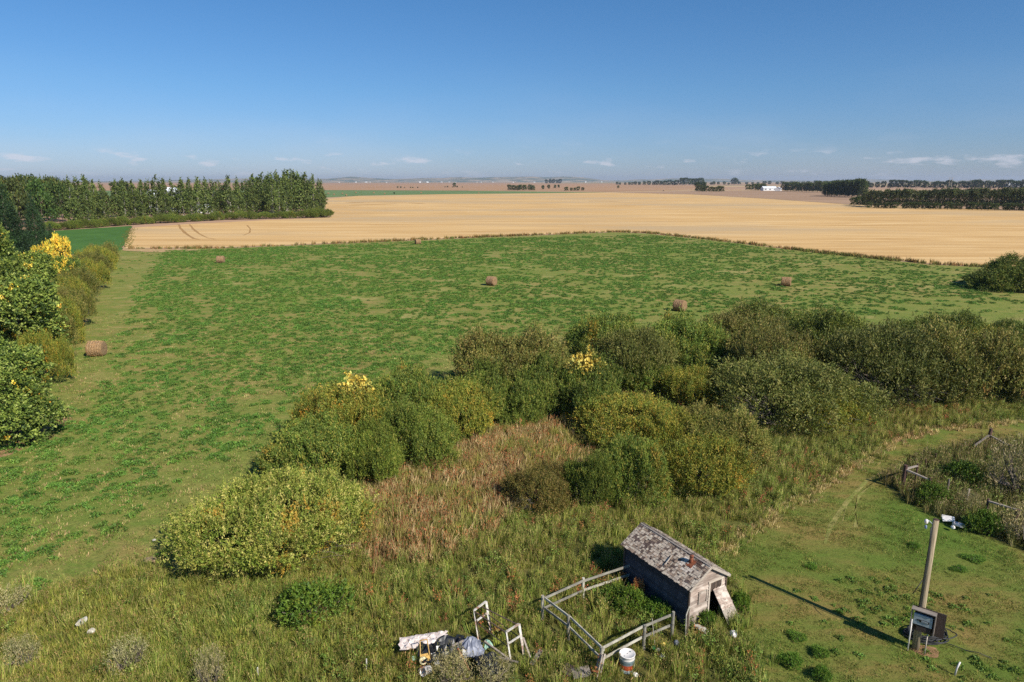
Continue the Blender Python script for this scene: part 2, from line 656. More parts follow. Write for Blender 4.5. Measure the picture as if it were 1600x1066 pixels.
def lawn_mat():
    m, n, l, b = newmat('mown_lawn')
    v = gcoord(n, l)
    big = noise(n, l, gcoord(n, l, (1, 1, 1), 0.6), 0.16, 6, 0.6, 0.6)
    c = ramp(n, l, big, [(0.34, lin(88, 108, 42)), (0.48, lin(108, 112, 52)), (0.60, lin(132, 114, 64)), (0.74, lin(90, 108, 44))])
    st = noise(n, l, gcoord(n, l, (0.25, 1, 1), R(30)), 0.9, 6, 0.7, 0.3)
    c = mixc(n, l, ramp(n, l, st, [(0.45, (0, 0, 0)), (0.65, (0.7,) * 3)]), c, lin(88, 110, 42))
    f = noise(n, l, v, 7, 8, 0.85)
    c = mixc(n, l, 1.0, c, ramp(n, l, f, [(0.3, (0.6,) * 3), (0.7, (1.4,) * 3)]), 'MULTIPLY')
    l.new(c, b.inputs['Base Color'])
    b.inputs['Roughness'].default_value = 0.95
    b.inputs['Specular IOR Level'].default_value = 0.1
    bump(n, l, b, f, 0.9, 0.05)
    return m


sheet('mown_lawn', lawn_poly, 0.012, lawn_mat(), 0.08, 0.8)

# bare earth by the meter pole, straw strip at the stubble corner
M['dirt'] = ground_material('bare_dirt', [(0.35, lin(120, 88, 60)), (0.65, lin(160, 128, 95))], 1.2, fine=8, fs=0.25)
sheet('bare_dirt', [(14.45 + .45 * math.cos(a) * (1 + .2 * math.sin(3 * a)), 20.75 + .35 * math.sin(a)) for a in [i * .35 for i in range(18)]], 0.022, M['dirt'], 0.05, .2)
sheet('bare_verge', [tuple(p[:2]) for p in P((0, 698), (50, 678), (95, 652), (115, 652), (110, 662), (60, 686), (10, 712), (-60, 740), (-60, 715))], 0.012, M['dirt'], 0.25, .7)
M['straw'] = ground_material('straw_verge', [(0.35, lin(150, 122, 84)), (0.65, lin(190, 160, 115))], 1.2, fine=4, fs=0.25)
sheet('straw_verge', [tuple(p[:2]) for p in P((192, 392), (195, 387.5), (240, 389), (330, 390), (330, 392), (240, 394.5))], 0.04, M['straw'], 0.2, 2)
M['track'] = ground_material('wheel_track', [(0.35, lin(150, 114, 72)), (0.65, lin(172, 136, 88))], 0.8, fine=2, fs=0.25)


def ribbon(name, pxs, w, z, mat):
    pts = [at(x, y) for x, y in pxs]
    L, Rr = [], []
    for i, p in enumerate(pts):
        d = (pts[min(i + 1, len(pts) - 1)] - pts[max(i - 1, 0)]).normalized()
        s = Vector((-d.y, d.x, 0)) * w * random.uniform(.35, .6)
        L.append(tuple((p + s)[:2]))
        Rr.append(tuple((p - s)[:2]))
    return sheet(name, L + Rr[::-1], z, mat, 0.1, 4)


ribbon('wheel_track', [(279, 351), (282, 357), (289, 364), (296, 369), (303, 373), (312, 374.5)], .8, 0.04, M['track'])
ribbon('wheel_track', [(296, 351), (300, 356), (306, 362), (314, 367), (323, 371.5), (336, 374)], .7, 0.045, M['track'])
ribbon('wheel_track', [(386, 352), (391, 358), (390, 364), (380, 368)], .5, 0.04, M['track'])
ribbon('bare_patch', [(545, 317), (575, 316), (600, 315.7), (636, 316)], 9, 0.05, M['track'])
ribbon('bare_patch', [(548, 321), (590, 319.5), (620, 318.6)], 4, 0.055, M['track'])
ribbon('bare_patch', [(640, 317.2), (662, 318.4)], 5, 0.05, M['track'])
ribbon('bare_patch', [(920, 314.3), (945, 314.6), (966, 315)], 6, 0.05, M['track'])

M['worn'] = ground_material('worn_grass', [(0.35, lin(118, 122, 60)), (0.65, lin(146, 134, 82))], 1.5, fine=7, fs=0.4)
ribbon('lawn_track', [(1400, 735), (1368, 752), (1345, 775), (1336, 800), (1338, 825)], .09, .017, M['worn'])
ribbon('lawn_track', [(1420, 722), (1385, 733), (1355, 752), (1322, 786), (1300, 822), (1290, 850)], .09, .018, M['worn'])
ribbon('lawn_track', [(1345, 760), (1322, 790), (1316, 815)], .12, .019, M['worn'])

# low blue hills at the edge of sight
def hills():
    bm = bmesh.new()
    n = 160
    A, B, C = [], [], []
    for i in range(n + 1):
        x = -13500 + 27000 * i / n
        h = 34 + 70 * float(vnoise(x, 0, 900)) + 24 * float(vnoise(x, 9, 300)) - 12
        h *= 0.45 + 0.55 * float(np.exp(-((x + 500) / 3800.0) ** 2))
        A.append(bm.verts.new((x, 10500, -1)))
        B.append(bm.verts.new((x, 11800, h)))
        C.append(bm.verts.new((x, 13400, -1)))
    for i in range(n):
        bm.faces.new((A[i], A[i + 1], B[i + 1], B[i]))
        bm.faces.new((B[i], B[i + 1], C[i + 1], C[i]))
    me = bpy.data.meshes.new('hills')
    bm.to_mesh(me)
    bm.free()
    me.materials.append(ground_material('hill_land', [(0.42, lin(80, 95, 70)), (0.6, lin(170, 150, 120))], 0.003, fine=0.02, fs=0.1, bs=0.0))
    tag(link('hills', me), kind='structure')


hills()


# ------------------------------------------------------------------ foliage generators
def unit(v):
    return v / np.maximum(np.linalg.norm(v, axis=-1, keepdims=True), 1e-9)


def palette(cols, weights, n, r):
    cols = np.array(cols)
    w = np.array(weights, float)
    i = r.choice(len(cols), n, p=w / w.sum())
    return cols[i]


def sprays(pos, d, length, nleaf, ll, lw, cols, r, jit=0.5):
    """leaf quads along twigs: pos (n,3) start, d (n,3) direction"""
    n = len(pos)
    t = r.random((n, nleaf, 1))
    L = (length * (0.6 + 0.8 * r.random((n, 1, 1))))
    c = pos[:, None] + d[:, None] * t * L + r.normal(0, 0.09, (n, nleaf, 3)) * L
    ax = unit(d[:, None] * 0.7 + r.normal(0, jit, (n, nleaf, 3)))
    sd_ = unit(np.cross(ax, r.normal(0, 1, (n, nleaf, 3))))
    s = (0.7 + 0.6 * r.random((n, nleaf, 1)))
    a = ax * ll * 0.5 * s
    b = sd_ * lw * 0.5 * s
    V = np.stack([c - a, c + b * 1.0 - a * .1, c + a, c - b - a * .1], axis=2).reshape(-1, 4, 3)
    k = np.repeat(cols, nleaf, axis=0) * (0.8 + 0.4 * r.random((n * nleaf, 1)))
    return V, k


def surface_points(lobes, n, r, inner=0.80, floor=0.0, gap=0.42, gs=0.9, disp=0.8):
    """points in the outer shell of a union of ellipsoids"""
    lobes = np.array(lobes, float)
    area = (lobes[:, 3] * lobes[:, 4] * lobes[:, 5]) ** (2 / 3)
    out_p, out_n = [], []
    tot = 0
    while tot < n:
        m = (n - tot) * 3 + 200
        i = r.choice(len(lobes), m, p=area / area.sum())
        dd = unit(r.normal(0, 1, (m, 3)))
        dd[:, 2] = np.where(dd[:, 2] < -0.35, -dd[:, 2], dd[:, 2])
        f = inner + (1.06 - inner) * np.sqrt(r.random((m, 1)))
        f = f * (1 + disp * (vnoise(dd[:, 0] * 2 + i * 3.1, dd[:, 2] * 2 + dd[:, 1] * 1.6 + i, .55, 1)[:, None] - .5))
        C = lobes[i, :3]
        A = lobes[i, 3:6]
        p = C + dd * A * f
        nn = unit(dd / A)
        ok = p[:, 2] > floor
        for k in range(len(lobes)):
            q = (p - lobes[k, :3]) / lobes[k, 3:6]
            ok &= ~((np.linalg.norm(q, axis=1) < 0.78) & (i != k))
        w = vnoise(p[:, 0] + p[:, 2] * .7, p[:, 1] - p[:, 2] * .6, gs, 3)
        ok &= (w > gap * r.random(m))
        out_p.append(p[ok])
        out_n.append(nn[ok])
        tot += ok.sum()
    return np.concatenate(out_p)[:n], np.concatenate(out_n)[:n]


def dome_lobes(r, k, flat=0.75):
    """unit bush: radius about 1, height about 1"""
    L = [(0, 0, 0.36, 0.62, 0.62, 0.50)]
    for i in range(k):
        a = 2 * math.pi * (i + r.random() * .6) / k
        d = 0.30 + 0.42 * r.random()
        s = 0.20 + 0.26 * r.random()
        L.append((d * math.cos(a), d * math.sin(a), 0.22 + 0.50 * r.random() * (1.15 - d), s * 1.1, s * 1.1, s * (0.9 + .5 * r.random())))
    return L


GREEN = [lin(86, 104, 42), lin(104, 118, 50), lin(70, 92, 38), lin(126, 128, 58), lin(146, 138, 66)]


def make_shrub(seed, R0, H0, nspray, ll=0.15, lw=0.055, nleaf=9, slen=0.42, cols=GREEN, w=(4, 4, 3, 2, 1), lobes=9, twigs=0, autumn=None, mat='leaf'):
    r = np.random.default_rng(seed)
    L = dome_lobes(r, lobes)
    L = [(x * R0, y * R0, z * H0, a * R0, b * R0, c * H0) for x, y, z, a, b, c in L]
    p, nn = surface_points(L, nspray, r, 0.70, gap=.62)
    lo, hi = np.percentile(p, 1.5, axis=0), np.percentile(p, 98.5, axis=0)
    sc_ = np.array([2 * R0 / (hi[0] - lo[0]), 2 * R0 / (hi[1] - lo[1]), H0 / hi[2]])
    of_ = np.array([(hi[0] + lo[0]) / 2, (hi[1] + lo[1]) / 2, 0])
    p = (p - of_) * sc_
    L = [((q[0] - of_[0]) * sc_[0], (q[1] - of_[1]) * sc_[1], q[2] * sc_[2], q[3] * sc_[0], q[4] * sc_[1], q[5] * sc_[2]) for q in L]
    up = np.array([0, 0, 1.0])
    d = unit(nn * 0.65 + up * 0.65 + r.normal(0, .38, p.shape))
    c = palette(cols, w, nspray, r)
    tone = vnoise(p[:, 0] + p[:, 2], p[:, 1], 1.1, seed % 7)[:, None]
    c = c * (0.78 + 0.5 * tone)
    if autumn:
        an = vnoise(p[:, 0] - p[:, 2] * .4, p[:, 1] + p[:, 2] * .3, 1.5, seed % 5 + 2)
        hit = (an > autumn[1]) & (r.random(len(an)) < .6)
        c[hit] = .75 * np.array(autumn[0]) * (0.7 + .6 * r.random((hit.sum(), 1))) + .25 * c[hit]
    V, K = sprays(p - d * slen * .35, d, slen, nleaf, ll, lw, c, r)
    V[:, :, 2] = np.maximum(V[:, :, 2], 0.01)
    t = Tree(empty('willow_shrub'))
    t.add('crown', quadmesh('shrub_crown', V, K, M[mat]))
    mb = MB()
    for i in range(9):
        a = 2 * math.pi * i / 9 + r.random()
        k = L[1 + i % (len(L) - 1)]
        b0 = Vector((math.cos(a) * .15 * R0 * .6, math.sin(a) * .15 * R0 * .6, -0.05))
        e = Vector(k[:3]) * 1.0
        mid = b0.lerp(e, .5) + Vector((0, 0, .12 * H0))
        mb.tube([b0, mid, e, e + Vector((k[0] * .3, k[1] * .3, k[5] * .7))], [.06, .045, .03, .01], 5)
        for q in range(4):
            tp = mid.lerp(e, r.random())
            mb.tube([tp, tp + Vector(r.normal(0, .35, 3)) * R0 * .3 + Vector((0, 0, .3))], [.02, .006], 4)
    t.add('stems', mb.mesh('shrub_stems', M['bark']))
    if twigs:
        mt = MB()
        for i in range(twigs):
            a = r.uniform(-2.6, -0.5)
            s = Vector((math.cos(a) * R0 * r.uniform(.45, .85), math.sin(a) * R0 * r.uniform(.45, .85), r.uniform(0.05, .35) * H0))
            o = Vector((math.cos(a), math.sin(a), 0)) * R0 * r.uniform(.15, .32) + Vector((r.normal(0, .2), r.normal(0, .2), r.uniform(.1, .7)))
            mt.tube([s, s + o * .6, s + o + Vector((0, 0, -.1))], [.014, .009, .004], 3, cap=False)
        o = t.add('dead_twigs', mt.mesh('shrub_twigs', M['twig']))
        o['kind'] = 'stuff'
    return t


def hide_proto(t):
    """the first copy is the proto itself, moved; unused protos are removed"""
    for p in t.parts: bpy.data.objects.remove(p)
    bpy.data.objects.remove(t.root)


SH = {
    'near': make_shrub(11, 4.2, 2.9, 9500, 0.125, 0.04, 11, .42, cols=[lin(150, 150, 74), lin(128, 138, 60), lin(104, 122, 46), lin(176, 168, 98), lin(90, 108, 40)], w=(4, 5, 4, 2, 2), lobes=10, twigs=70, autumn=(lin(176, 136, 56), .80)),
    'a': make_shrub(21, 3.2, 2.8, 7400, 0.135, 0.045, 9, .46, lobes=8, autumn=(lin(150, 120, 50), .86)),
    'b': make_shrub(22, 3.2, 2.8, 7400, 0.135, 0.045, 9, .44, cols=[lin(92, 104, 42), lin(74, 88, 36), lin(112, 118, 52), lin(62, 78, 32), lin(128, 120, 60)], lobes=9, twigs=60),
    'c': make_shrub(23, 3.2, 2.8, 6600, 0.135, 0.042, 9, .48, cols=[lin(110, 110, 56), lin(92, 98, 46), lin(128, 118, 66), lin(78, 88, 42), lin(138, 124, 78)], lobes=10, twigs=120, autumn=(lin(140, 96, 52), .88)),
    'e': make_shrub(25, 3.2, 2.8, 5200, 0.135, 0.042, 8, .50, cols=[lin(108, 112, 56), lin(90, 98, 46), lin(126, 122, 68), lin(78, 88, 40)], w=(3, 3, 2, 2), lobes=12, twigs=160),
    'd': make_shrub(24, 3.2, 2.8, 7200, 0.135, 0.043, 9, .46, cols=[lin(122, 124, 52), lin(102, 114, 44), lin(148, 138, 60), lin(86, 100, 40), lin(160, 132, 56)], lobes=10, autumn=(lin(186, 134, 48), .84)),
}

shrub_n = {}


def place_box(t, x0, x1, yt, yb, label, color=(1, 1, 1), R0=3.2, H0=2.8, deep=0.85, group='willow shrubs around the slough', name='willow_shrub', cat='shrub', hmin=0.6):
    cx = (x0 + x1) / 2
    f = at(cx, yb)
    r_ = (x1 - x0) / 2 * depth(f) / F
    for _ in range(3):
        c = f + Vector((f.x, f.y, 0)).normalized() * r_ * deep
        r_ = (x1 - x0) / 2 * (c.y * math.cos(PITCH) + H * math.sin(PITCH) * 0.9) / F
    c = f + Vector((f.x, f.y, 0)).normalized() * r_ * deep
    h = max(hmin, zat(c, yt))
    s = (r_ / R0 * 1.0, r_ * random.uniform(.85, 1.0) / R0, h / H0 * .90)
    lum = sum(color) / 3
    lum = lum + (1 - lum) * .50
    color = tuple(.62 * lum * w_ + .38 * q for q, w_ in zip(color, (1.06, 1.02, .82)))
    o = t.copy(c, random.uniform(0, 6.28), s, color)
    o.name = name
    tag(o, label, cat, group)
    return o


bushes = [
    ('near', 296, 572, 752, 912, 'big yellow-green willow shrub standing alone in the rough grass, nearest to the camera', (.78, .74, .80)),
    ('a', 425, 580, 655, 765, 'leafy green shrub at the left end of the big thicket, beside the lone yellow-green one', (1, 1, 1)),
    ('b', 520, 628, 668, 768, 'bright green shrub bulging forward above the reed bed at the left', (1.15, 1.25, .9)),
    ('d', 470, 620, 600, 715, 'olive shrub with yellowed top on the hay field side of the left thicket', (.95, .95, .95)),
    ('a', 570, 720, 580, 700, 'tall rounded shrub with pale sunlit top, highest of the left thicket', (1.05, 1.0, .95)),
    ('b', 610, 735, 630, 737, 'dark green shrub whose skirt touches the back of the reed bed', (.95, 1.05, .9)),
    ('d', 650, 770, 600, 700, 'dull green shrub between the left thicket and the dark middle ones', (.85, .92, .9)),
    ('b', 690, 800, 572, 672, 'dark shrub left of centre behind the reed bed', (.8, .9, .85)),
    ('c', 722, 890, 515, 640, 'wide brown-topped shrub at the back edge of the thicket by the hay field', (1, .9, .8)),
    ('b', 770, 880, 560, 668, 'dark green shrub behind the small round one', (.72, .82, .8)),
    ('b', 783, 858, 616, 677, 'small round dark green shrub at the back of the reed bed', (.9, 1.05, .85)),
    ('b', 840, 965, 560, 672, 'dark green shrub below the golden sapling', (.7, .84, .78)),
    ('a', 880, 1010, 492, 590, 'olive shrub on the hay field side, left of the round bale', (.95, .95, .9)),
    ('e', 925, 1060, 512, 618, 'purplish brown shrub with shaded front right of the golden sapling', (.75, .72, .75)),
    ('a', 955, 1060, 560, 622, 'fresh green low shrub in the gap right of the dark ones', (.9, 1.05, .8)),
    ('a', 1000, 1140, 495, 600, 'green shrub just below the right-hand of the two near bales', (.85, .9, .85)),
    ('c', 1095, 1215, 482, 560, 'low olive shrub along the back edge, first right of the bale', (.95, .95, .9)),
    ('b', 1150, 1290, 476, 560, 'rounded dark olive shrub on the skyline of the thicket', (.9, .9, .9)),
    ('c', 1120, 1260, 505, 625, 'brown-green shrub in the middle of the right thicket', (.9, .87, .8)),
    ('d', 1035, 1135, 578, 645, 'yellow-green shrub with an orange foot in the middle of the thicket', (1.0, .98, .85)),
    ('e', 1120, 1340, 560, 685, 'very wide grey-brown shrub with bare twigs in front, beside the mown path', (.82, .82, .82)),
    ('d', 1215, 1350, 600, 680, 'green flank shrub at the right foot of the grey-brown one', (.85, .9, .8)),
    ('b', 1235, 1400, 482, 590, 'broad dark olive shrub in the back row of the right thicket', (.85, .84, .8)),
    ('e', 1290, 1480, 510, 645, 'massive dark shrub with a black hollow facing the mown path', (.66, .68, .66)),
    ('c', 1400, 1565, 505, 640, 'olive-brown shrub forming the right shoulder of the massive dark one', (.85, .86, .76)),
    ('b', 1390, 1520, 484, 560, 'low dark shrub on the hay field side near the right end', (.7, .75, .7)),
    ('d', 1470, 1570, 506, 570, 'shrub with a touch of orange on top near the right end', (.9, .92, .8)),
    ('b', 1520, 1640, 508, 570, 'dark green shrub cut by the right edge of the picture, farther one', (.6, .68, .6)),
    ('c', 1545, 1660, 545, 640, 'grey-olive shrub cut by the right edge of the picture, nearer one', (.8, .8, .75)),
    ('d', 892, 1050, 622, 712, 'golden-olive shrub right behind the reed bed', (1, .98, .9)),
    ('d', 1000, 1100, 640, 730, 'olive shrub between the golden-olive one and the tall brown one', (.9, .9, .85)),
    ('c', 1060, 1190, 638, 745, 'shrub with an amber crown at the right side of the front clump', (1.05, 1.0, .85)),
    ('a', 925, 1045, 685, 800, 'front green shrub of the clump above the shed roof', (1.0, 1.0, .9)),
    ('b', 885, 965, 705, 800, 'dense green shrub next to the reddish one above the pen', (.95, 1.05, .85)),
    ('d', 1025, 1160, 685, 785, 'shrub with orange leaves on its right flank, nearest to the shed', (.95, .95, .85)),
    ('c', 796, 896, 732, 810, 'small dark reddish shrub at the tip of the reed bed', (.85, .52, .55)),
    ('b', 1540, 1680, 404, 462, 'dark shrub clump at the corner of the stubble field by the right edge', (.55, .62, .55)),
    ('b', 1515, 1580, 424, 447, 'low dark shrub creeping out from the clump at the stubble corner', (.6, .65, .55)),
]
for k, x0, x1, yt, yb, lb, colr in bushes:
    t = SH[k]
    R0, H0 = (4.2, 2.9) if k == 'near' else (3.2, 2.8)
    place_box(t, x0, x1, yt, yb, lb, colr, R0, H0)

# small weeds-shrubs standing alone
SH['small'] = make_shrub(31, 1.0, 1.0, 700, 0.10, 0.04, 9, .25, cols=[lin(78, 108, 38), lin(92, 120, 44), lin(62, 92, 32), lin(120, 134, 52)], w=(3, 3, 2, 1), lobes=6)
SH['sage'] = make_shrub(32, 1.0, 1.0, 240, 0.10, 0.022, 12, .55, cols=[lin(158, 148, 112), lin(138, 134, 96), lin(176, 164, 130), lin(116, 118, 72)], w=(3, 3, 2, 2), lobes=9, twigs=16)
small = [
    ('small', 440, 545, 915, 990, 'low green rose bush alone in the rough grass', (.80, .62, .5), 'rose_bush'),
    ('sage', 674, 738, 1026, 1088, 'pale straw-coloured sagebrush in front of the grey tarpaulin', (1, .95, .8), 'sagebrush'),
    ('sage', 745, 805, 1035, 1085, 'pale straw-coloured sagebrush right of the black sheeting', (1, .97, .85), 'sagebrush'),
    ('sage', -10, 50, 925, 965, 'silvery sagebrush at the left edge of the picture', (1.1, 1.1, 1.05), 'sagebrush'),
    ('sage', 175, 235, 1005, 1060, 'grey-green sagebrush low in the left corner', (.8, .9, .8), 'sagebrush'),
    ('sage', 15, 60, 1000, 1050, 'silvery weed bush by the two pale stones', (.85, .9, .8), 'sagebrush'),
    ('sage', 310, 355, 1020, 1085, 'dry grey-stemmed sagebrush at the bottom edge left of the junk', (.95, .9, .9), 'sagebrush'),
    ('sage', 1540, 1640, 700, 790, 'large grey dead bush inside the old corral', (.42, .36, .34), 'dead_bush'),
    ('sage', 1495, 1530, 772, 800, 'small pale dry bush in front of the corral shrubs', (.85, .82, .78), 'dead_bush'),
    ('sage', 1560, 1640, 800, 858, 'tan dry grass bush below the corral corner post', (1.0, .85, .65), 'dead_bush'),
    ('small', 1470, 1530, 722, 762, 'dark olive weed bush inside the old corral behind its first post', (.78, .64, .5), 'weed_bush'),
    ('small', 1430, 1478, 758, 795, 'shaded olive weed bush at the left tip of the corral', (.78, .62, .5), 'weed_bush'),
    ('small', 1512, 1556, 800, 840, 'green weed bush before the corral rail', (.85, .74, .55), 'weed_bush'),
    ('small', 1225, 1262, 985, 1008, 'bright green weed clump on the lawn, uppermost of the four near the pole shadow', (1, 1.1, .7), 'weed_clump'),
    ('small', 1262, 1296, 1008, 1034, 'bright green weed clump on the lawn, right one of the four', (.95, 1.1, .7), 'weed_clump'),
    ('small', 1213, 1255, 1018, 1052, 'wide bright green weed clump on the lawn, left one of the four', (1, 1.15, .7), 'weed_clump'),
    ('small', 1262, 1302, 1038, 1072, 'bright green weed clump on the lawn, lowest of the four', (.95, 1.1, .7), 'weed_clump'),
    ('small', 1256, 1278, 880, 895, 'lone small green weed clump in the middle of the lawn', (.95, 1.15, .7), 'weed_clump'),
    ('small', 1416, 1440, 848, 862, 'small green weed clump left of the pole top', (.8, 1, .6), 'weed_clump'),
    ('small', 1484, 1512, 885, 899, 'dark green weed clump on the lawn right of the pole', (.7, .95, .6), 'weed_clump'),
    ('small', 1500, 1540, 868, 884, 'flat green weed clump on the lawn below the white scraps', (.85, 1.1, .65), 'weed_clump'),
]
for k, x0, x1, yt, yb, lb, colr, nm in small:
    g = {'sagebrush': 'sagebrushes in the rough grass', 'dead_bush': 'dry bushes in the corral', 'weed_bush': 'weed bushes in the corral', 'weed_clump': 'weed clumps on the lawn'}.get(nm)
    if nm == 'weed_clump':
        cx_ = (x0 + x1) / 2
        x0, x1, yt, yb = cx_ - (x1 - x0) * .38, cx_ + (x1 - x0) * .38, yt + 5, yb - 3
    place_box(SH[k], x0, x1, yt, yb, lb, colr, 1.0, 1.0, name=nm, cat=nm.replace('_', ' '), group=g, hmin=.18)


# ------------------------------------------------------------------ trees
def make_tree(seed, name, h, rad, shape, nspray, ll, lw, nleaf, slen, cols, w, trunk_h=.15, barkm='bark', autumn=None, droop=0.2, gap=.5, tr=None):
    r = np.random.default_rng(seed)
    L = []
    if shape == 'column':
        k = 11
        for i in range(k):
            z = h * (trunk_h + (0.98 - trunk_h) * (i + .5) / k)
            u = (i + .5) / k
            prof = (0.75 + .35 * math.sin(math.pi * min(1, u * 1.5))) * (1 - max(0, u - .45) / .55 * .85)
            a = r.random() * 6.28
            L.append((math.cos(a) * rad * .22, math.sin(a) * rad * .22, z, rad * prof, rad * prof, h / k * 1.35))
    elif shape == 'cone':
        k = 10
        for i in range(k):
            u = (i + .5) / k
            L.append((0, 0, h * (trunk_h + (1 - trunk_h) * u), rad * (1.05 - u), rad * (1.05 - u), h / k * .8))
    else:
        L.append((0, 0, h * .62, rad * .72, rad * .72, h * .34))
        L.append((0, 0, h * .26, rad * .66, rad * .66, h * .26))
        L.append((rad * .4, rad * .2, h * .16, rad * .45, rad * .5, h * .16))
        L.append((-rad * .4, -rad * .2, h * .18, rad * .5, rad * .45, h * .18))
        for i in range(11):
            a = 2 * math.pi * i / 11 + r.random()
            u = r.random()
            d = rad * (.35 + .4 * r.random())
            s = rad * (.28 + .22 * r.random())
            L.append((math.cos(a) * d, math.sin(a) * d, h * (trunk_h + .18 + (.68 - trunk_h) * u), s, s, s * 1.05))
    p, nn = surface_points(L, nspray, r, 0.6, floor=h * trunk_h * .6, gap=gap, gs=rad * .45)
    d = unit(nn * .8 + np.array([0, 0, .45 if shape != 'round' else .15]) + r.normal(0, .35, p.shape))
    c = palette(cols, w, nspray, r) * (0.75 + 0.5 * vnoise(p[:, 0] + p[:, 2], p[:, 1], rad * .5, seed % 6)[:, None])
    if autumn:
        an = vnoise(p[:, 0] - p[:, 2] * .8, p[:, 1] + p[:, 2] * .5, rad * autumn[2], seed % 5 + 2)
        hit = (an > autumn[1]) & (r.random(len(an)) < .7)
        c[hit] = palette(autumn[0], [1] * len(autumn[0]), hit.sum(), r) * (0.8 + .4 * r.random((hit.sum(), 1)))
    V, K = sprays(p - d * slen * .4, d, slen, nleaf, ll, lw, c, r, .7)
    t = Tree(empty(name))
    t.add('crown', quadmesh(name + '_crown', V, K, M['treeleaf']))
    mb = MB()
    tr = tr or h * .014
    top = h * (.93 if shape != 'round' else .75)
    mb.tube([(0, 0, -.1), (r.normal(0, .02) * h, 0, h * .3), (r.normal(0, .02) * h, r.normal(0, .02) * h, h * .6), (0, 0, top)], [tr * 1.3, tr, tr * .6, tr * .12], 7)
    for q in L[1:]:
        z0 = max(h * trunk_h * .7, q[2] - h * .16)
        mb.tube([(0, 0, z0), (q[0] * .6 + .2 * q[3], q[1] * .6, (z0 + q[2]) / 2), (q[0] + q[3] * .3 * r.normal(), q[1] + q[4] * .3 * r.normal(), q[2] + q[5] * .3)], [tr * .4, tr * .25, tr * .08], 5)
    t.add('trunk', mb.mesh(name + '_trunk', M[barkm]))
    return t


POP = [lin(84, 100, 46), lin(102, 114, 54), lin(68, 84, 40), lin(116, 124, 66)]
poplars = [make_tree(41 + i, 'poplar_tree', 18, 2.6 + .25 * i, 'column', 900, .62, .42, 4, 1.1, POP, (3, 3, 2, 1), .06 + .02 * i, 'palebark', gap=.62) for i in range(4)]
rounds = [make_tree(51 + i, 'broadleaf_tree', 10, 5.0, 'round', 900, .62, .45, 4, 1.1, [lin(66, 80, 38), lin(82, 94, 44), lin(54, 66, 34), lin(104, 106, 52)], (3, 3, 2, 1), .08, 'bark', gap=.5) for i in range(3)]
aspens = [make_tree(61 + i, 'aspen_tree', 12, 3.2, 'round', 650, .55, .38, 4, .9, [lin(76, 88, 50), lin(92, 98, 56), lin(62, 76, 44), lin(104, 98, 66)], (3, 3, 2, 1), .30, 'palebark', gap=.5, tr=.2) for i in range(3)]
spruce = make_tree(71, 'spruce_tree', 14, 4.5, 'cone', 2600, .35, .12, 7, 1.1, [lin(42, 62, 36), lin(54, 74, 40), lin(34, 52, 32)], (3, 2, 2), .02, 'bark', gap=.3)
# broad leaves, yellowing: the trees at the left edge
YEL = [lin(222, 190, 60), lin(206, 180, 66), lin(228, 204, 92), lin(212, 158, 58)]
maples = [make_tree(81 + i, 'maple_tree', 9.5, 4.6, 'round', 6200, .22, .17, 8, .6,
                    [lin(104, 120, 48), lin(82, 100, 40), lin(128, 140, 62), lin(58, 76, 32), lin(150, 158, 84)], (4, 4, 3, 4, 1.2), .04, 'bark', autumn=(YEL, (.86, .80)[i], .3), gap=.62, tr=.16) for i in range(2)]
golden = make_tree(91, 'maple_tree', 9, 3.2, 'round', 2600, .20, .16, 8, .5, YEL + [lin(150, 160, 60), lin(96, 116, 48)], (4, 3, 2, 1.4, 1.5, 1.5), .1, 'bark', gap=1.15)
sapling = make_tree(92, 'aspen_sapling', 3.0, .62, 'round', 130, .14, .10, 7, .28, [lin(208, 184, 84), lin(192, 168, 70), lin(176, 170, 84)], (3, 2, 1), .05, 'palebark', gap=.4)


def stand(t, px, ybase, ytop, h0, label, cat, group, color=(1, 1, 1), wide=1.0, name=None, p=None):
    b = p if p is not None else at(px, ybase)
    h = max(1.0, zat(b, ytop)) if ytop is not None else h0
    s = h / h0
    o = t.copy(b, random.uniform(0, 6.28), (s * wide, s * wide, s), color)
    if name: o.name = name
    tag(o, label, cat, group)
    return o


ORD = ['first', 'second', 'third', 'fourth', 'fifth', 'sixth', 'seventh', 'eighth', 'ninth', 'tenth', 'eleventh', 'twelfth', 'thirteenth', 'fourteenth', 'fifteenth', 'sixteenth', 'seventeenth', 'eighteenth', 'nineteenth', 'twentieth',
       'twenty-first', 'twenty-second', 'twenty-third', 'twenty-fourth', 'twenty-fifth', 'twenty-sixth', 'twenty-seventh', 'twenty-eighth', 'twenty-ninth', 'thirtieth', 'thirty-first', 'thirty-second', 'thirty-third', 'thirty-fourth', 'thirty-fifth', 'thirty-sixth']


def lerp(tab, x):
    return float(np.interp(x, [a for a, b in tab], [b for a, b in tab]))


# front row of the shelterbelt, from its right end leftwards
base_tab = [(0, 364), (80, 357), (200, 347), (350, 339), (510, 334)]
top_tab = [(0, 283), (60, 283), (110, 285), (122, 279), (142, 277), (160, 288), (180, 286), (213, 283), (244, 280), (275, 280), (300, 281), (350, 282), (385, 280), (396, 277), (420, 276), (440, 272), (458, 270), (475, 275), (500, 279)]
xs_front = [500, 491, 480, 470, 459, 449, 438, 428, 417, 407, 396, 385, 373, 360, 348, 336, 324, 312, 300, 287, 274, 261, 248, 236, 225, 213, 198, 186, 165, 153, 141, 129, 118]
for i, x in enumerate(xs_front):
    stand(poplars[i % 4], x, lerp(base_tab, x) + random.uniform(-1, 1), lerp(top_tab, x) + random.uniform(-2.5, 5.0), 18,
          f'tall slim poplar in the front of the left shelterbelt, {ORD[i]} from its right end', 'poplar', 'poplars of the left shelterbelt',
          (random.uniform(.72, 1.08),) * 3, random.uniform(.68, 1.1))
n2 = -1
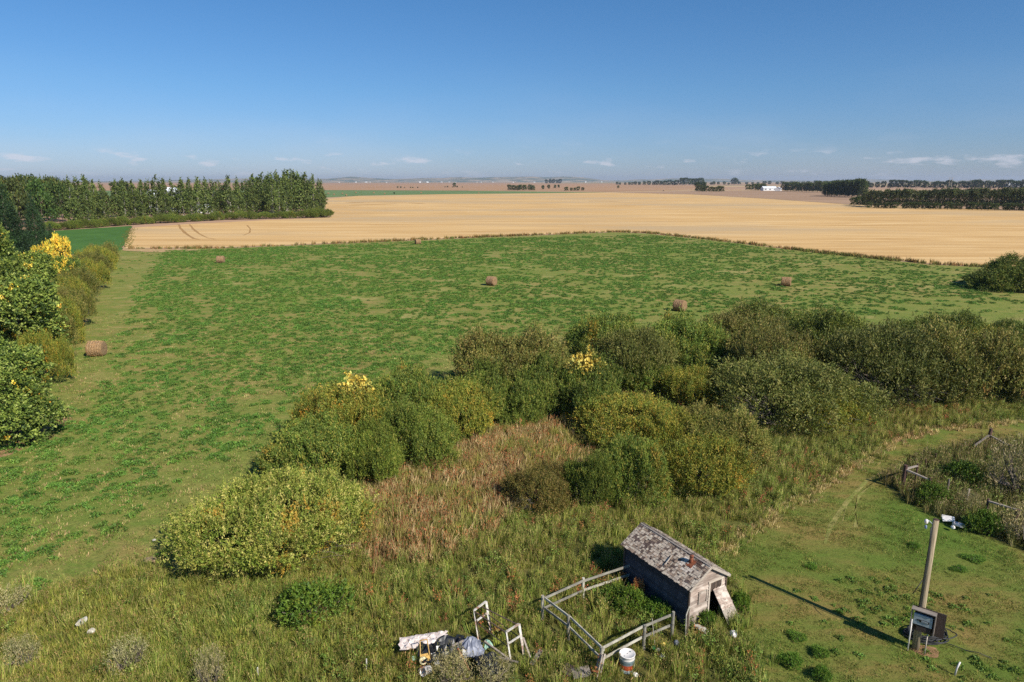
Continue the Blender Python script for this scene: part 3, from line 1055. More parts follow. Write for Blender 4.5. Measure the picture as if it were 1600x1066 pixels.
for i in range(26):
    x = 505 - i * 14.6 + random.uniform(-4, 4)
    if 236 < x < 252 or 266 < x < 284: continue
    n2 += 1
    stand(poplars[(i * 3) % 4], x, lerp(base_tab, x) - 9 + random.uniform(-1, 1), lerp(top_tab, x) + random.uniform(2, 6), 18,
          f'poplar of the second row of the left shelterbelt, {ORD[n2]} from its right end', 'poplar', 'second-row poplars of the left shelterbelt',
          (random.uniform(.65, .9),) * 3, random.uniform(.9, 1.2))
for i, x in enumerate([399, 411, 424, 437, 450, 463, 476]):
    stand(poplars[(i + 1) % 4], x, lerp(base_tab, x) - 4, lerp(top_tab, x) - random.uniform(0, 3), 18,
          f'poplar behind the tall clump near the right end of the shelterbelt, {ORD[i]} from its left', 'poplar', 'clump poplars of the shelterbelt', (.85, .9, .8), 1.25)
# broad mass at the left
for i in range(20):
    x = -90 + i * 10.5 + random.uniform(-3, 3)
    yb = lerp([(-100, 368), (0, 360), (110, 345)], x) - (i % 3) * 5
    stand(rounds[i % 3], x, yb, lerp([(-100, 284), (0, 283), (60, 277), (110, 283), (130, 290)], x) + random.uniform(-2, 5), 10,
          f'broad dark green tree of the dense left shelterbelt, {ORD[i]} from its left end', 'tree', 'broad trees of the left shelterbelt',
          (random.uniform(.75, 1.0), random.uniform(.8, 1.05), .8), .55)
for i, (x, yb, yt, wd) in enumerate([(22, 420, 292, .9), (60, 395, 305, .8), (-30, 430, 300, 1.0), (85, 402, 350, .7)]):
    stand(spruce, x, yb, yt, 14, ['tall dark tree behind the yellowing maples at the left edge', 'dark tree just left of the green crop field',
          'dark tree outside the left edge of the picture', 'small dark pointed tree behind the golden maple'][i], 'tree', None, (.95, 1, .9), wd, name='dark_tree')
# gap tree (far) between the poplars
stand(rounds[1], 190, 312, 285, 10, 'far round tree seen in the gap of the shelterbelt', 'tree', None, (.8, .85, .8), 1.2)

# maples at the left edge
for t, x, yb, yt, wd, lb, cc in [
    (maples[0], 18, 690, 560, 1.05, 'nearest yellow-flecked maple at the left edge, overhanging the hay field', (1, 1, 1)),
    (maples[1], -60, 640, 500, 1.1, 'maple half outside the left edge behind the nearest one', (.9, .95, .9)),
    (maples[1], 38, 580, 442, 1.0, 'second maple from the camera along the left edge', (1, 1, 1)),
    (maples[0], -15, 560, 395, .95, 'pale green maple at the left edge above the second one', (1.08, 1.05, 1.05)),
    (maples[1], 45, 505, 402, .95, 'maple with small orange patches left of the golden one', (1, .98, .9)),
    (maples[0], -25, 470, 345, .85, 'tallest pale maple cut by the left edge', (1.05, 1.05, 1.05)),
    (golden, 104, 455, 371, .50, 'golden yellow maple glowing above the hedge, taller of two', (1, 1, 1)),
    (golden, 80, 475, 384, .52, 'golden yellow maple left of the taller golden one', (.92, .95, .95)),
    (maples[1], 116, 470, 405, .75, 'small green maple growing below the golden ones', (.95, 1, .9)),
]:
    stand(t, x, yb, yt, 9.5 if t is not golden else 9, lb, 'maple', 'yellowing maples along the left edge', cc, wd)
# hedge of caragana along the hay field
hd = [(143, 186, 380, 412), (128, 180, 386, 425), (112, 172, 394, 440), (98, 162, 405, 458), (86, 154, 418, 478), (74, 146, 432, 498), (62, 138, 446, 520), (50, 128, 462, 545), (40, 112, 482, 572), (30, 104, 520, 610)]
for i, (x0, x1, yt, yb) in enumerate(hd):
    place_box(SH['d' if i % 2 else 'c'], x0, x1, yt, yb, f'{ORD[len(hd) - 1 - i]} clump from the camera of the olive hedge beside the hay field', (.78, .84, .62), name='hedge_shrub', cat='hedge shrub', group='hedge along the hay field')
# undergrowth before the poplars
for i in range(24):
    x = 80 + i * 18.6
    w = random.uniform(15, 24)
    yb = lerp([(60, 362), (200, 352), (350, 344), (515, 340)], x)
    place_box(SH['b' if i % 2 else 'a'], x - w / 2 * 1.2, x + w / 2 * 1.2, yb - random.uniform(11, 15), yb, f'low rounded shrub at the foot of the poplars, {ORD[i]} from the left', (.72, .82, .62), name='fringe_shrub', cat='shrub', group='shrubs at the foot of the shelterbelt')
place_box(SH['b'], 490, 517, 325, 340, 'dark shrub ending the shelterbelt at the stubble field', (.6, .7, .55), name='fringe_shrub', cat='shrub', group='shrubs at the foot of the shelterbelt')
# golden saplings in the thicket
for dx, yt in ((0, 582), (-6, 596), (5, 598)):
    stand(sapling, 562 + dx, 690, yt, 3.0, f'thin yellow sapling sticking out of the left thicket, {dict(((0, "middle and tallest"), (-6, "left"), (5, "right")))[dx]} of three', 'sapling', 'yellow saplings at the left thicket', (1, 1, 1), 1.0)
for dx, yt in ((-12, 556), (0, 548), (9, 556), (16, 566)):
    stand(sapling, 912 + dx, 650, yt, 3.0, f'golden young aspen in the middle of the thicket, {dict(((-12, "first"), (0, "second"), (9, "third"), (16, "fourth")))[dx]} from the left of four', 'sapling', 'golden young aspens in the thicket', (1, .98, 1), 1.0)

# ---- far trees: runs of individuals
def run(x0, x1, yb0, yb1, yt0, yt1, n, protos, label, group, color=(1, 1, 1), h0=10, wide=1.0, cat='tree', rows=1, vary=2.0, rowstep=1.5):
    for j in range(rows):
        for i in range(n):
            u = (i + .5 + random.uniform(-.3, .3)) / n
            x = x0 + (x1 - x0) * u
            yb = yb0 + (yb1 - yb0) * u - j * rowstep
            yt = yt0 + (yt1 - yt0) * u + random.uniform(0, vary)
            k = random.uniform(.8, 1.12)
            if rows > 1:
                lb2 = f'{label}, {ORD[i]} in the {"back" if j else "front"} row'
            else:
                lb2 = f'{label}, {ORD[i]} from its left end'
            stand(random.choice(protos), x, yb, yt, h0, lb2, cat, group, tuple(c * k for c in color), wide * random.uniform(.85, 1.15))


run(1348, 1640, 324, 329, 296, 291, 30, aspens, 'pale-stemmed aspen of the grove behind the stubble field', 'aspens of the right grove', (1.0, .98, .9), 12, 1.0, rows=2, vary=5, rowstep=4, cat='aspen')
run(1350, 1640, 325.5, 330.5, 316, 317, 26, rounds, 'low bushy growth along the foot of the aspen grove', 'undergrowth trees of the aspen grove', (.85, .88, .8), 10, 1.25)
run(1332, 1372, 321, 324, 308, 300, 5, rounds, 'low tree at the tapering left tip of the aspen grove', 'trees at the tip of the aspen grove', (.85, .85, .85), 10, .9)
run(1288, 1350, 307, 309, 284, 280, 9, rounds, 'dark tree in the clump left of the aspen grove', 'clump left of the aspen grove', (.7, .75, .7), 10, .7, rows=2)
run(1222, 1290, 299, 301, 285, 284, 12, rounds, 'tree in the yellow-flecked belt right of the white farm', 'belt right of the white farm', (1.0, .95, .7), 10, .9)
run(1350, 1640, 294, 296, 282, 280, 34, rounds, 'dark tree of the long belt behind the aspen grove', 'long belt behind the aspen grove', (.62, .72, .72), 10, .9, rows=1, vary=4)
run(1166, 1194, 297, 298, 288, 286, 5, rounds, 'low yellowish tree left of the white farm', 'trees left of the white farm', (1.25, 1.05, .6), 10, 1.0)
run(1090, 1130, 300, 300, 289, 291, 7, rounds, 'brownish bush of the clump before the far fields', 'bushes before the far fields', (1.25, 1.0, .7), 10, 1.0)
run(1088, 1100, 299, 299, 284, 284, 2, rounds, 'dark taller tree rising from the brownish bush clump', 'dark trees before the far fields', (.7, .8, .7), 10, .7)
run(1062, 1098, 290, 290, 278, 277, 6, rounds, 'dark tree of the far clump left of the round tree', 'far clump left of the round tree', (.65, .75, .7), 10, .8)
run(1100, 1140, 289, 289, 283, 284, 6, rounds, 'low tree between the far clump and the round tree', 'low far trees', (.9, .9, .6), 10, 1.0)
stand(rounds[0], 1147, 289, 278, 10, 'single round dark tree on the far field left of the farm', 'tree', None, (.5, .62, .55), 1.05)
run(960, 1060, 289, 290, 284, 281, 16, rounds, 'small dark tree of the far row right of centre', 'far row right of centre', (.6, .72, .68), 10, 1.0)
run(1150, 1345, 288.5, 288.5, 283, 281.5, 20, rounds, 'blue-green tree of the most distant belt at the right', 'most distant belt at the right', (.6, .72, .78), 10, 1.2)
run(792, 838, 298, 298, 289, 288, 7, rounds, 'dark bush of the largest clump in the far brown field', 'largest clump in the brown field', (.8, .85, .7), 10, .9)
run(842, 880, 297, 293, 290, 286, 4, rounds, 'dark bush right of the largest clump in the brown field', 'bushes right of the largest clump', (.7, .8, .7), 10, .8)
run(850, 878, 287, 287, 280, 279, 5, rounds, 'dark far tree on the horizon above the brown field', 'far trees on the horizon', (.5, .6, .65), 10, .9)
run(883, 914, 298.5, 298, 292, 291.5, 5, rounds, 'low bush at the edge of the stubble field', 'low bushes at the stubble edge', (.85, .85, .7), 10, 1.1)
run(617, 656, 294, 294, 290.5, 290.5, 6, rounds, 'low dark bush of the left clump in the brown field', 'left clump in the brown field', (.8, .9, .7), 10, 1.3)
run(690, 726, 293, 293, 290, 290.5, 5, rounds, 'low bush in the middle clump of the brown field', 'middle clump in the brown field', (.8, .9, .7), 10, 1.2)
stand(rounds[2], 710, 293, 286, 10, 'single taller tree in the middle clump of the brown field', 'tree', None, (.7, .8, .6), .8)
stand(rounds[2], 616, 303.5, 300.5, 10, 'tiny bush on the far green strip', 'bush', None, (.6, .7, .5), .9)
stand(rounds[2], 966, 294.5, 290, 10, 'lone small bush on the far field', 'bush', None, (.8, .8, .5), .9)


# ------------------------------------------------------------------ scattered ground cover
def scatter(name, pts, rot, scl, idx, protos, label, cat):
    n = len(pts)
    me = bpy.data.meshes.new(name)
    me.vertices.add(n)
    me.vertices.foreach_set('co', pts.astype(np.float32).ravel())
    for nm, tp, d in (('rot', 'FLOAT_VECTOR', rot), ('scl', 'FLOAT_VECTOR', scl)):
        a = me.attributes.new(nm, tp, 'POINT')
        a.data.foreach_set('vector', d.astype(np.float32).ravel())
    a = me.attributes.new('idx', 'INT', 'POINT')
    a.data.foreach_set('value', idx.astype(np.int32))
    o = link(name, me)
    ng = bpy.data.node_groups.new(name, 'GeometryNodeTree')
    ng.interface.new_socket('Geometry', in_out='INPUT', socket_type='NodeSocketGeometry')
    ng.interface.new_socket('Geometry', in_out='OUTPUT', socket_type='NodeSocketGeometry')
    N, L = ng.nodes, ng.links
    gi, go = N.new('NodeGroupInput'), N.new('NodeGroupOutput')
    jo = N.new('GeometryNodeJoinGeometry')
    for p in protos:
        oi = N.new('GeometryNodeObjectInfo')
        oi.inputs['Object'].default_value = p
        oi.inputs['As Instance'].default_value = True
        L.new(oi.outputs['Geometry'], jo.inputs[0])
    ip = N.new('GeometryNodeInstanceOnPoints')
    ip.inputs['Pick Instance'].default_value = True
    L.new(gi.outputs[0], ip.inputs['Points'])
    L.new(jo.outputs[0], ip.inputs['Instance'])
    for nm, dt, sk in (('idx', 'INT', 'Instance Index'), ('rot', 'FLOAT_VECTOR', 'Rotation'), ('scl', 'FLOAT_VECTOR', 'Scale')):
        na = N.new('GeometryNodeInputNamedAttribute')
        na.data_type = dt
        na.inputs['Name'].default_value = nm
        L.new([q for q in na.outputs if q.enabled and q.name == 'Attribute'][0], ip.inputs[sk])
    L.new(ip.outputs[0], go.inputs[0])
    md = o.modifiers.new('scatter', 'NODES')
    md.node_group = ng
    return tag(o, label, cat, kind='stuff')


def tuft(seed, n, h, spread, w, cols, wts, lean=.35, heads=None, mat='grass'):
    """blades in two bent pieces; heads: (colour, share, size)"""
    r = np.random.default_rng(seed)
    a = r.random(n) * 6.28
    b = np.stack([np.cos(a), np.sin(a), 0 * a], 1) * (spread * np.sqrt(r.random(n)))[:, None]
    hh = h * (.55 + .6 * r.random(n))
    ld = unit(b + r.normal(0, spread * .6, b.shape) * np.array([1, 1, 0]))
    ld[:, 2] = 0
    k = lean * r.random(n)
    m1 = b + ld * (hh * k * .35)[:, None]
    m1[:, 2] = hh * .55
    tp = b + ld * (hh * k)[:, None]
    tp[:, 2] = hh * (1 - .3 * k)
    s = np.stack([-np.sin(a + 1), np.cos(a + 1), 0 * a], 1) * (w * (.6 + .8 * r.random(n)))[:, None] * .5
    c = palette(cols, wts, n, r) * (.75 + .5 * r.random((n, 1)))
    V = [np.stack([b - s, b + s, m1 + s * .9, m1 - s * .9], 1), np.stack([m1 - s * .9, m1 + s * .9, tp + s * .15, tp - s * .15], 1)]
    K = [c, c]
    if heads:
        m = r.random(n) < heads[1]
        q = tp[m]
        for _ in range(3):
            x = unit(r.normal(0, 1, q.shape)) * heads[2] * .35
            u = np.array([0, 0, 1.0]) * heads[2]
            jj = r.normal(0, heads[2] * .2, q.shape)
            V.append(np.stack([q + jj - u * .6, q + jj + x, q + jj + u * .6, q + jj - x], 1))
            K.append(np.tile(np.array(heads[0]), (m.sum(), 1)) * (.7 + .6 * r.random((m.sum(), 1))))
    V = np.concatenate(V)
    K = np.concatenate(K)
    return bpy.data.objects.new('tuft', quadmesh('tuft', V, K, M[mat]))


def mound(seed, n, rad, h, ll, lw, cols, wts, mat='weedleaf', upr=.6):
    r = np.random.default_rng(seed)
    a = r.random(n) * 6.28
    q = np.sqrt(r.random(n))
    lump = .75 + .3 * np.sin(a * 3 + seed)
    p = np.stack([np.cos(a) * q * rad * lump, np.sin(a) * q * rad * lump, h * (1 - q ** 2) * (.5 + .5 * r.random(n)) + .02], 1)
    ax = unit(r.normal(0, .6, (n, 3)) + np.array([0, 0, upr])) * ll * .5 * (.6 + .8 * r.random((n, 1)))
    sd2 = unit(np.cross(ax, r.normal(0, 1, (n, 3)))) * lw * .5
    c = palette(cols, wts, n, r) * (.7 + .6 * r.random((n, 1)))
    V = np.stack([p - ax, p + sd2, p + ax, p - sd2], 1)
    V[:, :, 2] = np.maximum(V[:, :, 2], 0.0)
    return bpy.data.objects.new('mound', quadmesh('mound', V, c, M[mat]))


def stalk(seed, h, cols, wts, n=60, ll=.09, lw=.035, stems=4, mat='weedleaf', top=0.3):
    """leafy upright weed"""
    r = np.random.default_rng(seed)
    V, K = [], []
    for i in range(stems):
        a = r.random() * 6.28
        b = np.array([math.cos(a), math.sin(a), 0]) * .1 * r.random()
        d = unit(np.array([r.normal(0, .22), r.normal(0, .22), 1.0]))
        hh = h * (.7 + .4 * r.random())
        s = np.array([.006, .004, 0])
        V.append(np.stack([b - s, b + s, b + d * hh + s * .5, b + d * hh - s * .5])[None])
        K.append(np.array([lin(120, 100, 60)]))
        m = n // stems
        t = top + (1 - top) * r.random(m)
        p = b + d * (hh * t)[:, None] + r.normal(0, .035, (m, 3))
        ax = unit(r.normal(0, .8, (m, 3)) + np.array([0, 0, .5])) * ll * .5
        sd2 = unit(np.cross(ax, r.normal(0, 1, (m, 3)))) * lw * .5
        V.append(np.stack([p - ax, p + sd2, p + ax, p - sd2], 1))
        K.append(palette(cols, wts, m, r) * (.7 + .6 * r.random((m, 1))))
    return bpy.data.objects.new('stalk', quadmesh('stalk', np.concatenate(V), np.concatenate(K), M[mat]))


def randpts(poly, dens, r, excl=(), fn=None, z=0.0, nmax=200000):
    P_ = np.array([[p[0], p[1]] for p in poly])
    lo, hi = P_.min(0), P_.max(0)
    n = int((hi - lo).prod() * dens)
    n = min(n, nmax)
    q = lo + (hi - lo) * r.random((n, 2))
    # only the wedge the lens can reach, with a margin
    vis = (np.abs(q[:, 0]) < q[:, 1] * .80 + 7)
    q = q[vis]
    ok = inpoly(q[:, 0], q[:, 1], poly)
    for e in excl:
        ok &= ~inpoly(q[:, 0], q[:, 1], e)
    q = q[ok]
    if fn is not None:
        q = q[r.random(len(q)) < fn(q[:, 0], q[:, 1])]
    return np.column_stack([q, np.full(len(q), z)])


def rs(n, r, smin, smax, tilt=.12, zs=1.0):
    rot = np.column_stack([r.normal(0, tilt, n), r.normal(0, tilt, n), r.random(n) * 6.28])
    s = smin + (smax - smin) * r.random(n)
    return rot, np.column_stack([s, s, s * zs * (.8 + .4 * r.random(n))])


def along(pxs, dens, wid, r):
    out = []
    w = [at(x, y) for x, y in pxs]
    for a, b in zip(w, w[1:]):
        L_ = (b - a).length
        n = int(L_ * dens)
        t = r.random(n)
        q = np.array(a)[None] + (np.array(b) - np.array(a))[None] * t[:, None]
        s = np.array([-(b - a).y, (b - a).x, 0]) / L_
        out.append(q + s[None] * r.normal(0, wid, n)[:, None])
    return np.concatenate(out)


# the shed's floor keeps the grass out
U = Vector((-.516, .857, 0))            # along the ridge, away from the camera
W = Vector((.857, .516, 0))             # across the gable
EZ = 1.72
E1 = at(1077.6, 921, EZ)                # near left eave corner
O0 = Vector((E1.x, E1.y, 0)) + W * .10 + U * .10     # near left wall corner
SW, SL = 1.86, 3.52                     # width, length
shed_poly = [tuple((O0 + W * a + U * b)[:2]) for a, b in ((-.05, -.02), (SW + .05, -.02), (SW + .05, SL + .05), (-.05, SL + .05))]

G1 = [lin(112, 126, 52), lin(134, 138, 66), lin(90, 110, 44), lin(154, 146, 88), lin(134, 112, 66)]
tg = [tuft(1, 58, .48, .22, .016, G1, (4, 4, 4, 1.5, 1)), tuft(2, 50, .58, .20, .015, G1, (4, 4, 3, 2, 1), heads=(lin(160, 148, 92), .22, .04)),
      tuft(3, 60, .38, .26, .017, G1, (5, 3, 5, 1, 1)), tuft(4, 42, .66, .18, .014, G1, (3, 4, 3, 3, 1), heads=(lin(150, 128, 80), .25, .045))]
r = np.random.default_rng(101)
drum_c = at(979, 1060)
drum_poly = [(drum_c.x + .42 * math.cos(a), drum_c.y + .5 * math.sin(a)) for a in [k * .5 for k in range(12)]]
junk_poly = [tuple(p[:2]) for p in P((632, 1000), (700, 985), (752, 985), (800, 1010), (790, 1062), (760, 1075), (735, 1060), (700, 1040), (690, 1062), (645, 1062))]
pts = randpts(rough_poly, 15, r, (reed_poly, shed_poly), lambda x, y: (.55 + .45 * (vnoise(x, y, 1.7) > .35)) * np.where(inpoly(x, y, junk_poly), .22, 1) * np.where(inpoly(x, y, drum_poly), .15, 1))
rot, scl = rs(len(pts), r, .7, 1.15)
scl *= np.clip(.72 + (pts[:, 0] + 9) * .06, .55, 1.0)[:, None]
scl *= (.50 + .70 * vnoise(pts[:, 0], pts[:, 1], 1.4, 11))[:, None]
pen_poly = [(1.1, 22.8), (3.1, 20.2), (6.6, 22.2), (4.6, 25.6)]
front_poly = [tuple((O0 + W * a + U * b)[:2]) for a, b in ((-.6, -1.3), (SW + .3, -1.3), (SW + .3, -.02), (-.6, -.02))]
scl *= np.where(inpoly(pts[:, 0], pts[:, 1], pen_poly), .62, 1)[:, None]
scl *= np.where(inpoly(pts[:, 0], pts[:, 1], front_poly), .6, 1)[:, None]
pts[:, :2] += r.normal(0, .35, (len(pts), 2))
pts = pts[~inpoly(pts[:, 0], pts[:, 1], shed_poly)]
rot, scl = rot[:len(pts)], scl[:len(pts)]
scatter('tall_grass', pts, rot, scl, r.choice(4, len(pts), p=[.3, .3, .25, .15]), tg, 'tall tangled olive grass of the rough meadow around the shed and junk', 'grass')
ntall = len(pts)

pts = randpts([q for q in rough_poly], 16, r, (reed_poly, shed_poly, junk_poly, drum_poly), lambda x, y: np.clip((-x - 1) / 8, 0, 1) * (y < 32))
rot, scl = rs(len(pts), r, .6, 1.1)
sg = [tuft(5, 44, .26, .26, .024, [lin(128, 132, 56), lin(148, 144, 68), lin(104, 118, 46), lin(160, 144, 84)], (4, 3, 3, 1), .8), tuft(6, 44, .32, .24, .022, [lin(118, 126, 52), lin(140, 138, 66), lin(96, 112, 44)], (4, 3, 2), .9)]
scatter('short_meadow_grass', pts, rot, scl, r.choice(2, len(pts)), sg, 'shorter leaning yellow-green grass at the lower left of the meadow', 'grass')

# short undergrowth between, leafy
gw = [stalk(11, .55, [lin(92, 118, 44), lin(112, 132, 56), lin(74, 100, 38)], (3, 2, 2)), stalk(12, .65, [lin(112, 128, 54), lin(134, 142, 70), lin(92, 110, 48)], (3, 2, 2)),
      stalk(13, .5, [lin(128, 134, 58), lin(154, 144, 70), lin(88, 108, 44)], (3, 1, 2))]
pts = randpts(rough_poly, 6, r, (reed_poly, shed_poly, junk_poly, drum_poly), lambda x, y: np.clip((vnoise(x, y, 2.3, 2) - .35) * 3, 0.1, 1) * np.clip((x + 12) / 8, .2, 1))
rot, scl = rs(len(pts), r, .6, 1.2)
scatter('leafy_weeds', pts, rot, scl, r.choice(3, len(pts)), gw, 'leafy green weeds growing through the rough meadow grass', 'weeds')
rw = [stalk(14, .75, [lin(150, 92, 56), lin(122, 72, 46), lin(168, 116, 70)], (3, 2, 2), 70, .07, .04, 3), stalk(15, .6, [lin(176, 108, 60), lin(146, 112, 62), lin(120, 92, 50)], (2, 2, 2), 60, .08, .035, 4)]
pts = randpts(rough_poly, 1.5, r, (reed_poly, shed_poly, junk_poly, drum_poly), lambda x, y: np.clip((vnoise(x, y, 3.1, 4) - .45) * 2.2, 0.03, 1) * (np.clip((x + 9) / 8, .12, 1)))
rot, scl = rs(len(pts), r, .6, 1.15)
scatter('rusty_dock', pts, rot, scl, r.choice(2, len(pts)), rw, 'rust-red dock and withered weeds scattered through the meadow', 'weeds')

# reed bed
RC = [lin(156, 132, 88), lin(134, 110, 72), lin(178, 156, 112), lin(118, 116, 62), lin(148, 104, 72)]
rd = [tuft(21, 34, .62, .18, .026, RC, (4, 3, 2, 3, 1), .45, mat='reedblade'), tuft(22, 34, .75, .16, .024, RC, (3, 3, 3, 3, 1), .4, heads=(lin(150, 100, 62), .25, .07), mat='reedblade'), tuft(23, 34, .7, .2, .028, RC, (3, 3, 2, 4, .5), .5, mat='reedblade')]
pts = randpts(reed_poly, 11, r)
pts[:, :2] += r.normal(0, .55, (len(pts), 2))
rot, scl = rs(len(pts), r, .7, 1.2)
scatter('reeds', pts, rot, scl, r.choice(3, len(pts)), rd, 'tan and reddish reeds filling the dry slough between the shrubs', 'reeds')
gr2 = [tuft(24, 34, .8, .18, .026, [lin(116, 122, 56), lin(134, 130, 66), lin(150, 140, 76)], (3, 2, 1), .4)]
pts = randpts(reed_poly, 12, r, (), lambda x, y: np.clip((vnoise(x, y, 2.0, 6) - .36) * 3.4, 0.08, 1))
rot, scl = rs(len(pts), r, .7, 1.2)
scatter('green_reeds', pts, rot, scl, np.zeros(len(pts)), gr2, 'green patches of sedge within the tan reed bed', 'reeds')

pts = along([(1108, 870), (1150, 847), (1200, 810), (1270, 767), (1330, 727), (1390, 694), (1450, 674), (1540, 664), (1600, 660)], 16, .30, r)
rot, scl = rs(len(pts), r, .5, 1.0)
eg = [tuft(35, 30, .28, .22, .022, [lin(170, 150, 96), lin(142, 128, 76), lin(190, 172, 120), lin(120, 124, 56)], (3, 3, 2, 2), .7)]
scatter('straw_edge', pts, rot, scl, np.zeros(len(pts)), eg, 'pale dry grass along the edge between mown lawn and meadow', 'grass')

# corral weeds
cg = [tuft(31, 34, .6, .2, .022, [lin(104, 104, 54), lin(128, 122, 70), lin(84, 90, 42), lin(150, 134, 92)], (3, 2, 3, 1), .4), tuft(32, 30, .8, .2, .02, [lin(112, 112, 60), lin(92, 98, 48), lin(160, 146, 106)], (3, 3, 1), .4, heads=(lin(170, 150, 110), .3, .05)), gw[1]]
pts = randpts(corral_poly, 15, r)
rot, scl = rs(len(pts), r, .7, 1.15)
scatter('corral_weeds', pts, rot, scl, r.choice(3, len(pts)), cg, 'dense olive weeds grown up inside the old corral', 'weeds')

# lawn: short blades
LC = [lin(92, 112, 44), lin(108, 116, 52), lin(80, 100, 38), lin(130, 118, 64)]
lg = [tuft(41, 34, .07, .24, .016, LC, (3, 3, 3, 1), .8), tuft(42, 34, .09, .26, .016, LC, (3, 3, 2, 2), .8)]
pts = randpts(lawn_poly, 16, r, (corral_poly,), lambda x, y: (np.clip((vnoise(x, y, 1.3, 8) - .2) * 2, .12, 1)) * (y < 42))
rot, scl = rs(len(pts), r, .7, 1.3, .05)
scatter('lawn_grass', pts, rot, scl, r.choice(2, len(pts)), lg, 'short mown grass of the yard round the pole', 'grass')
# clover by the pole and along the lawn edge
cl = [mound(45, 70, .22, .12, .07, .05, [lin(90, 124, 48), lin(112, 138, 60), lin(74, 106, 40)], (3, 2, 2))]
cen = np.array(at(1400, 955)[:2])
pts = randpts([(8, 17), (22, 17), (22, 27), (8, 27)], 9, r, (corral_poly,), lambda x, y: np.exp(-(((x - cen[0]) / 2.2) ** 2 + ((y - cen[1]) / 1.5) ** 2)) * .9 + .03 * (vnoise(x, y, .9, 3) > .6) + .5 * np.exp(-(((x - 16) / 1.6) ** 2 + ((y - 19.6) / 1.2) ** 2)))
rot, scl = rs(len(pts), r, .5, 1.1, .05)
scatter('clover', pts, rot, scl, np.zeros(len(pts)), cl, 'leafy clover patches on the lawn beside the pole', 'clover')

# pasture: alfalfa regrowth in clumps, dense to the left
AC = [lin(84, 120, 46), lin(98, 130, 52), lin(68, 102, 40), lin(118, 136, 64)]
al = [mound(51, 150, .50, .20, .15, .06, AC, (4, 3, 3, 1)), mound(52, 190, .72, .24, .15, .06, AC, (4, 3, 3, 1)), mound(53, 110, .36, .18, .13, .05, AC, (3, 4, 2, 1))]
past_near = [(-130, 12), (60, 12), (150, 70)] + [tuple(p[:2]) for p in P((1600, 428), (1450, 415), (1260, 395), (1100, 376), (1010, 367), (760, 373), (600, 380), (345, 390), (195, 393), (120, 520), (100, 600), (0, 700))] + [(-80, 30)]
hedge_px = [tuple(p[:2]) for p in P((205, 393), (235, 393), (150, 560), (120, 600), (110, 580))]
Wp = past_near


def pdens(x, y):
    left = np.clip(1.0 - (x / np.maximum(y, 1) + .05) * 1.2, .42, 1)
    clump = vnoise(x * .8, y * 1.3, 1.7, 1)
    clump2 = vnoise(x * .8, y * 1.2, 6.0, 5)
    row = vnoise(x, y * .15, 2.4, 9)
    v = clump * .42 + clump2 * .24 + row * .10 + (.5 + .5 * np.sin((x * .86 + y * .5) * .95 + 3 * vnoise(x, y, 15, 2))) * .08 + vnoise(x, y * .8, 21.0, 7) * .14
    th = .54 - .14 * left - .03 * (y < 75)
    d = 1 / (1 + np.exp(-(v - th) * 34))
    d *= (.5 + .5 * left)
    # paler strip beside the hedge and along the thicket edge
    hx = np.interp(y, [36, 46, 55, 66, 104, 157, 180], [-33, -33, -37, -42, -63, -88, -98])
    d *= np.clip((x - hx - (.06 * y - 2)) / 3, .03, 1)
    tx = np.interp(y, [24, 30, 37, 46, 55, 63, 80, 90], [-20, -19, -17.5, -13.5, -10.5, -5, 14, 140])
    d *= np.clip((tx - x + 1.5) / 4.0, .04, 1)
    return d


pts = randpts(Wp, 3.2, r, (rough_poly, lawn_poly), pdens, nmax=160000)
rot, scl = rs(len(pts), r, .45, 1.0, .04)
scatter('alfalfa', pts, rot, scl, r.choice(3, len(pts), p=[.4, .25, .35]), al, 'dark green alfalfa regrowth in clumps over the cut hay field', 'alfalfa')
nalf = len(pts)
# finer cut grass on the nearer pasture
PC = [lin(104, 122, 56), lin(128, 128, 68), lin(90, 112, 48), lin(150, 134, 88)]
pg = [tuft(61, 26, .09, .30, .03, PC, (3, 2, 3, 1), .9), tuft(62, 26, .12, .34, .03, PC, (2, 3, 2, 2), .9)]
pts = randpts([(-80, 14), (30, 14), (70, 75), (-80, 85)], 4.5, r, (rough_poly, lawn_poly), lambda x, y: np.clip(1.25 - y / 80, .15, 1))
rot, scl = rs(len(pts), r, .7, 1.3, .05)
scatter('cut_grass', pts, rot, scl, r.choice(2, len(pts)), pg, 'short cut grass between the alfalfa clumps of the near hay field', 'grass')

# unmown line between pasture and stubble


vg = [tuft(71, 26, .9, .35, .07, [lin(134, 112, 62), lin(112, 106, 52), lin(150, 122, 70), lin(96, 88, 44)], (3, 3, 2, 2), .5), tuft(72, 26, .7, .35, .07, [lin(104, 108, 50), lin(84, 94, 42), lin(140, 116, 66)], (3, 2, 1), .5)]
edge = [(195, 389), (345, 388), (600, 377.5), (760, 370.5), (960, 362.5), (1010, 364), (1100, 373.5), (1260, 392.5), (1450, 412), (1540, 417.5), (1600, 424)]
pts = along(edge, 5, .7, r)
keep = r.random(len(pts)) < .35 + .65 * (vnoise(pts[:, 0], pts[:, 1], 7, 3) > .45)
pts = pts[keep]
rot, scl = rs(len(pts), r, .5, 1.1)
scatter('verge_grass', pts, rot, scl, r.choice(2, len(pts)), vg, 'uncut brown grass line between hay field and stubble', 'grass')
pts = along([(1240, 390), (1290, 396), (1330, 400.5), (1380, 405.5), (1410, 409)], 5, .8, r)
rot, scl = rs(len(pts), r, .5, 1.1)
scatter('verge_weeds', pts, rot, scl, np.zeros(len(pts)), vg, 'taller reddish-brown weeds on the field line at the right', 'weeds')
pts = along([(196, 388), (200, 370), (206, 357)], 3, .8, r)
rot, scl = rs(len(pts), r, .25, .5)
scatter('verge_weeds', pts, rot, scl, np.zeros(len(pts)), vg, 'brown weeds between the green crop and the stubble', 'weeds')
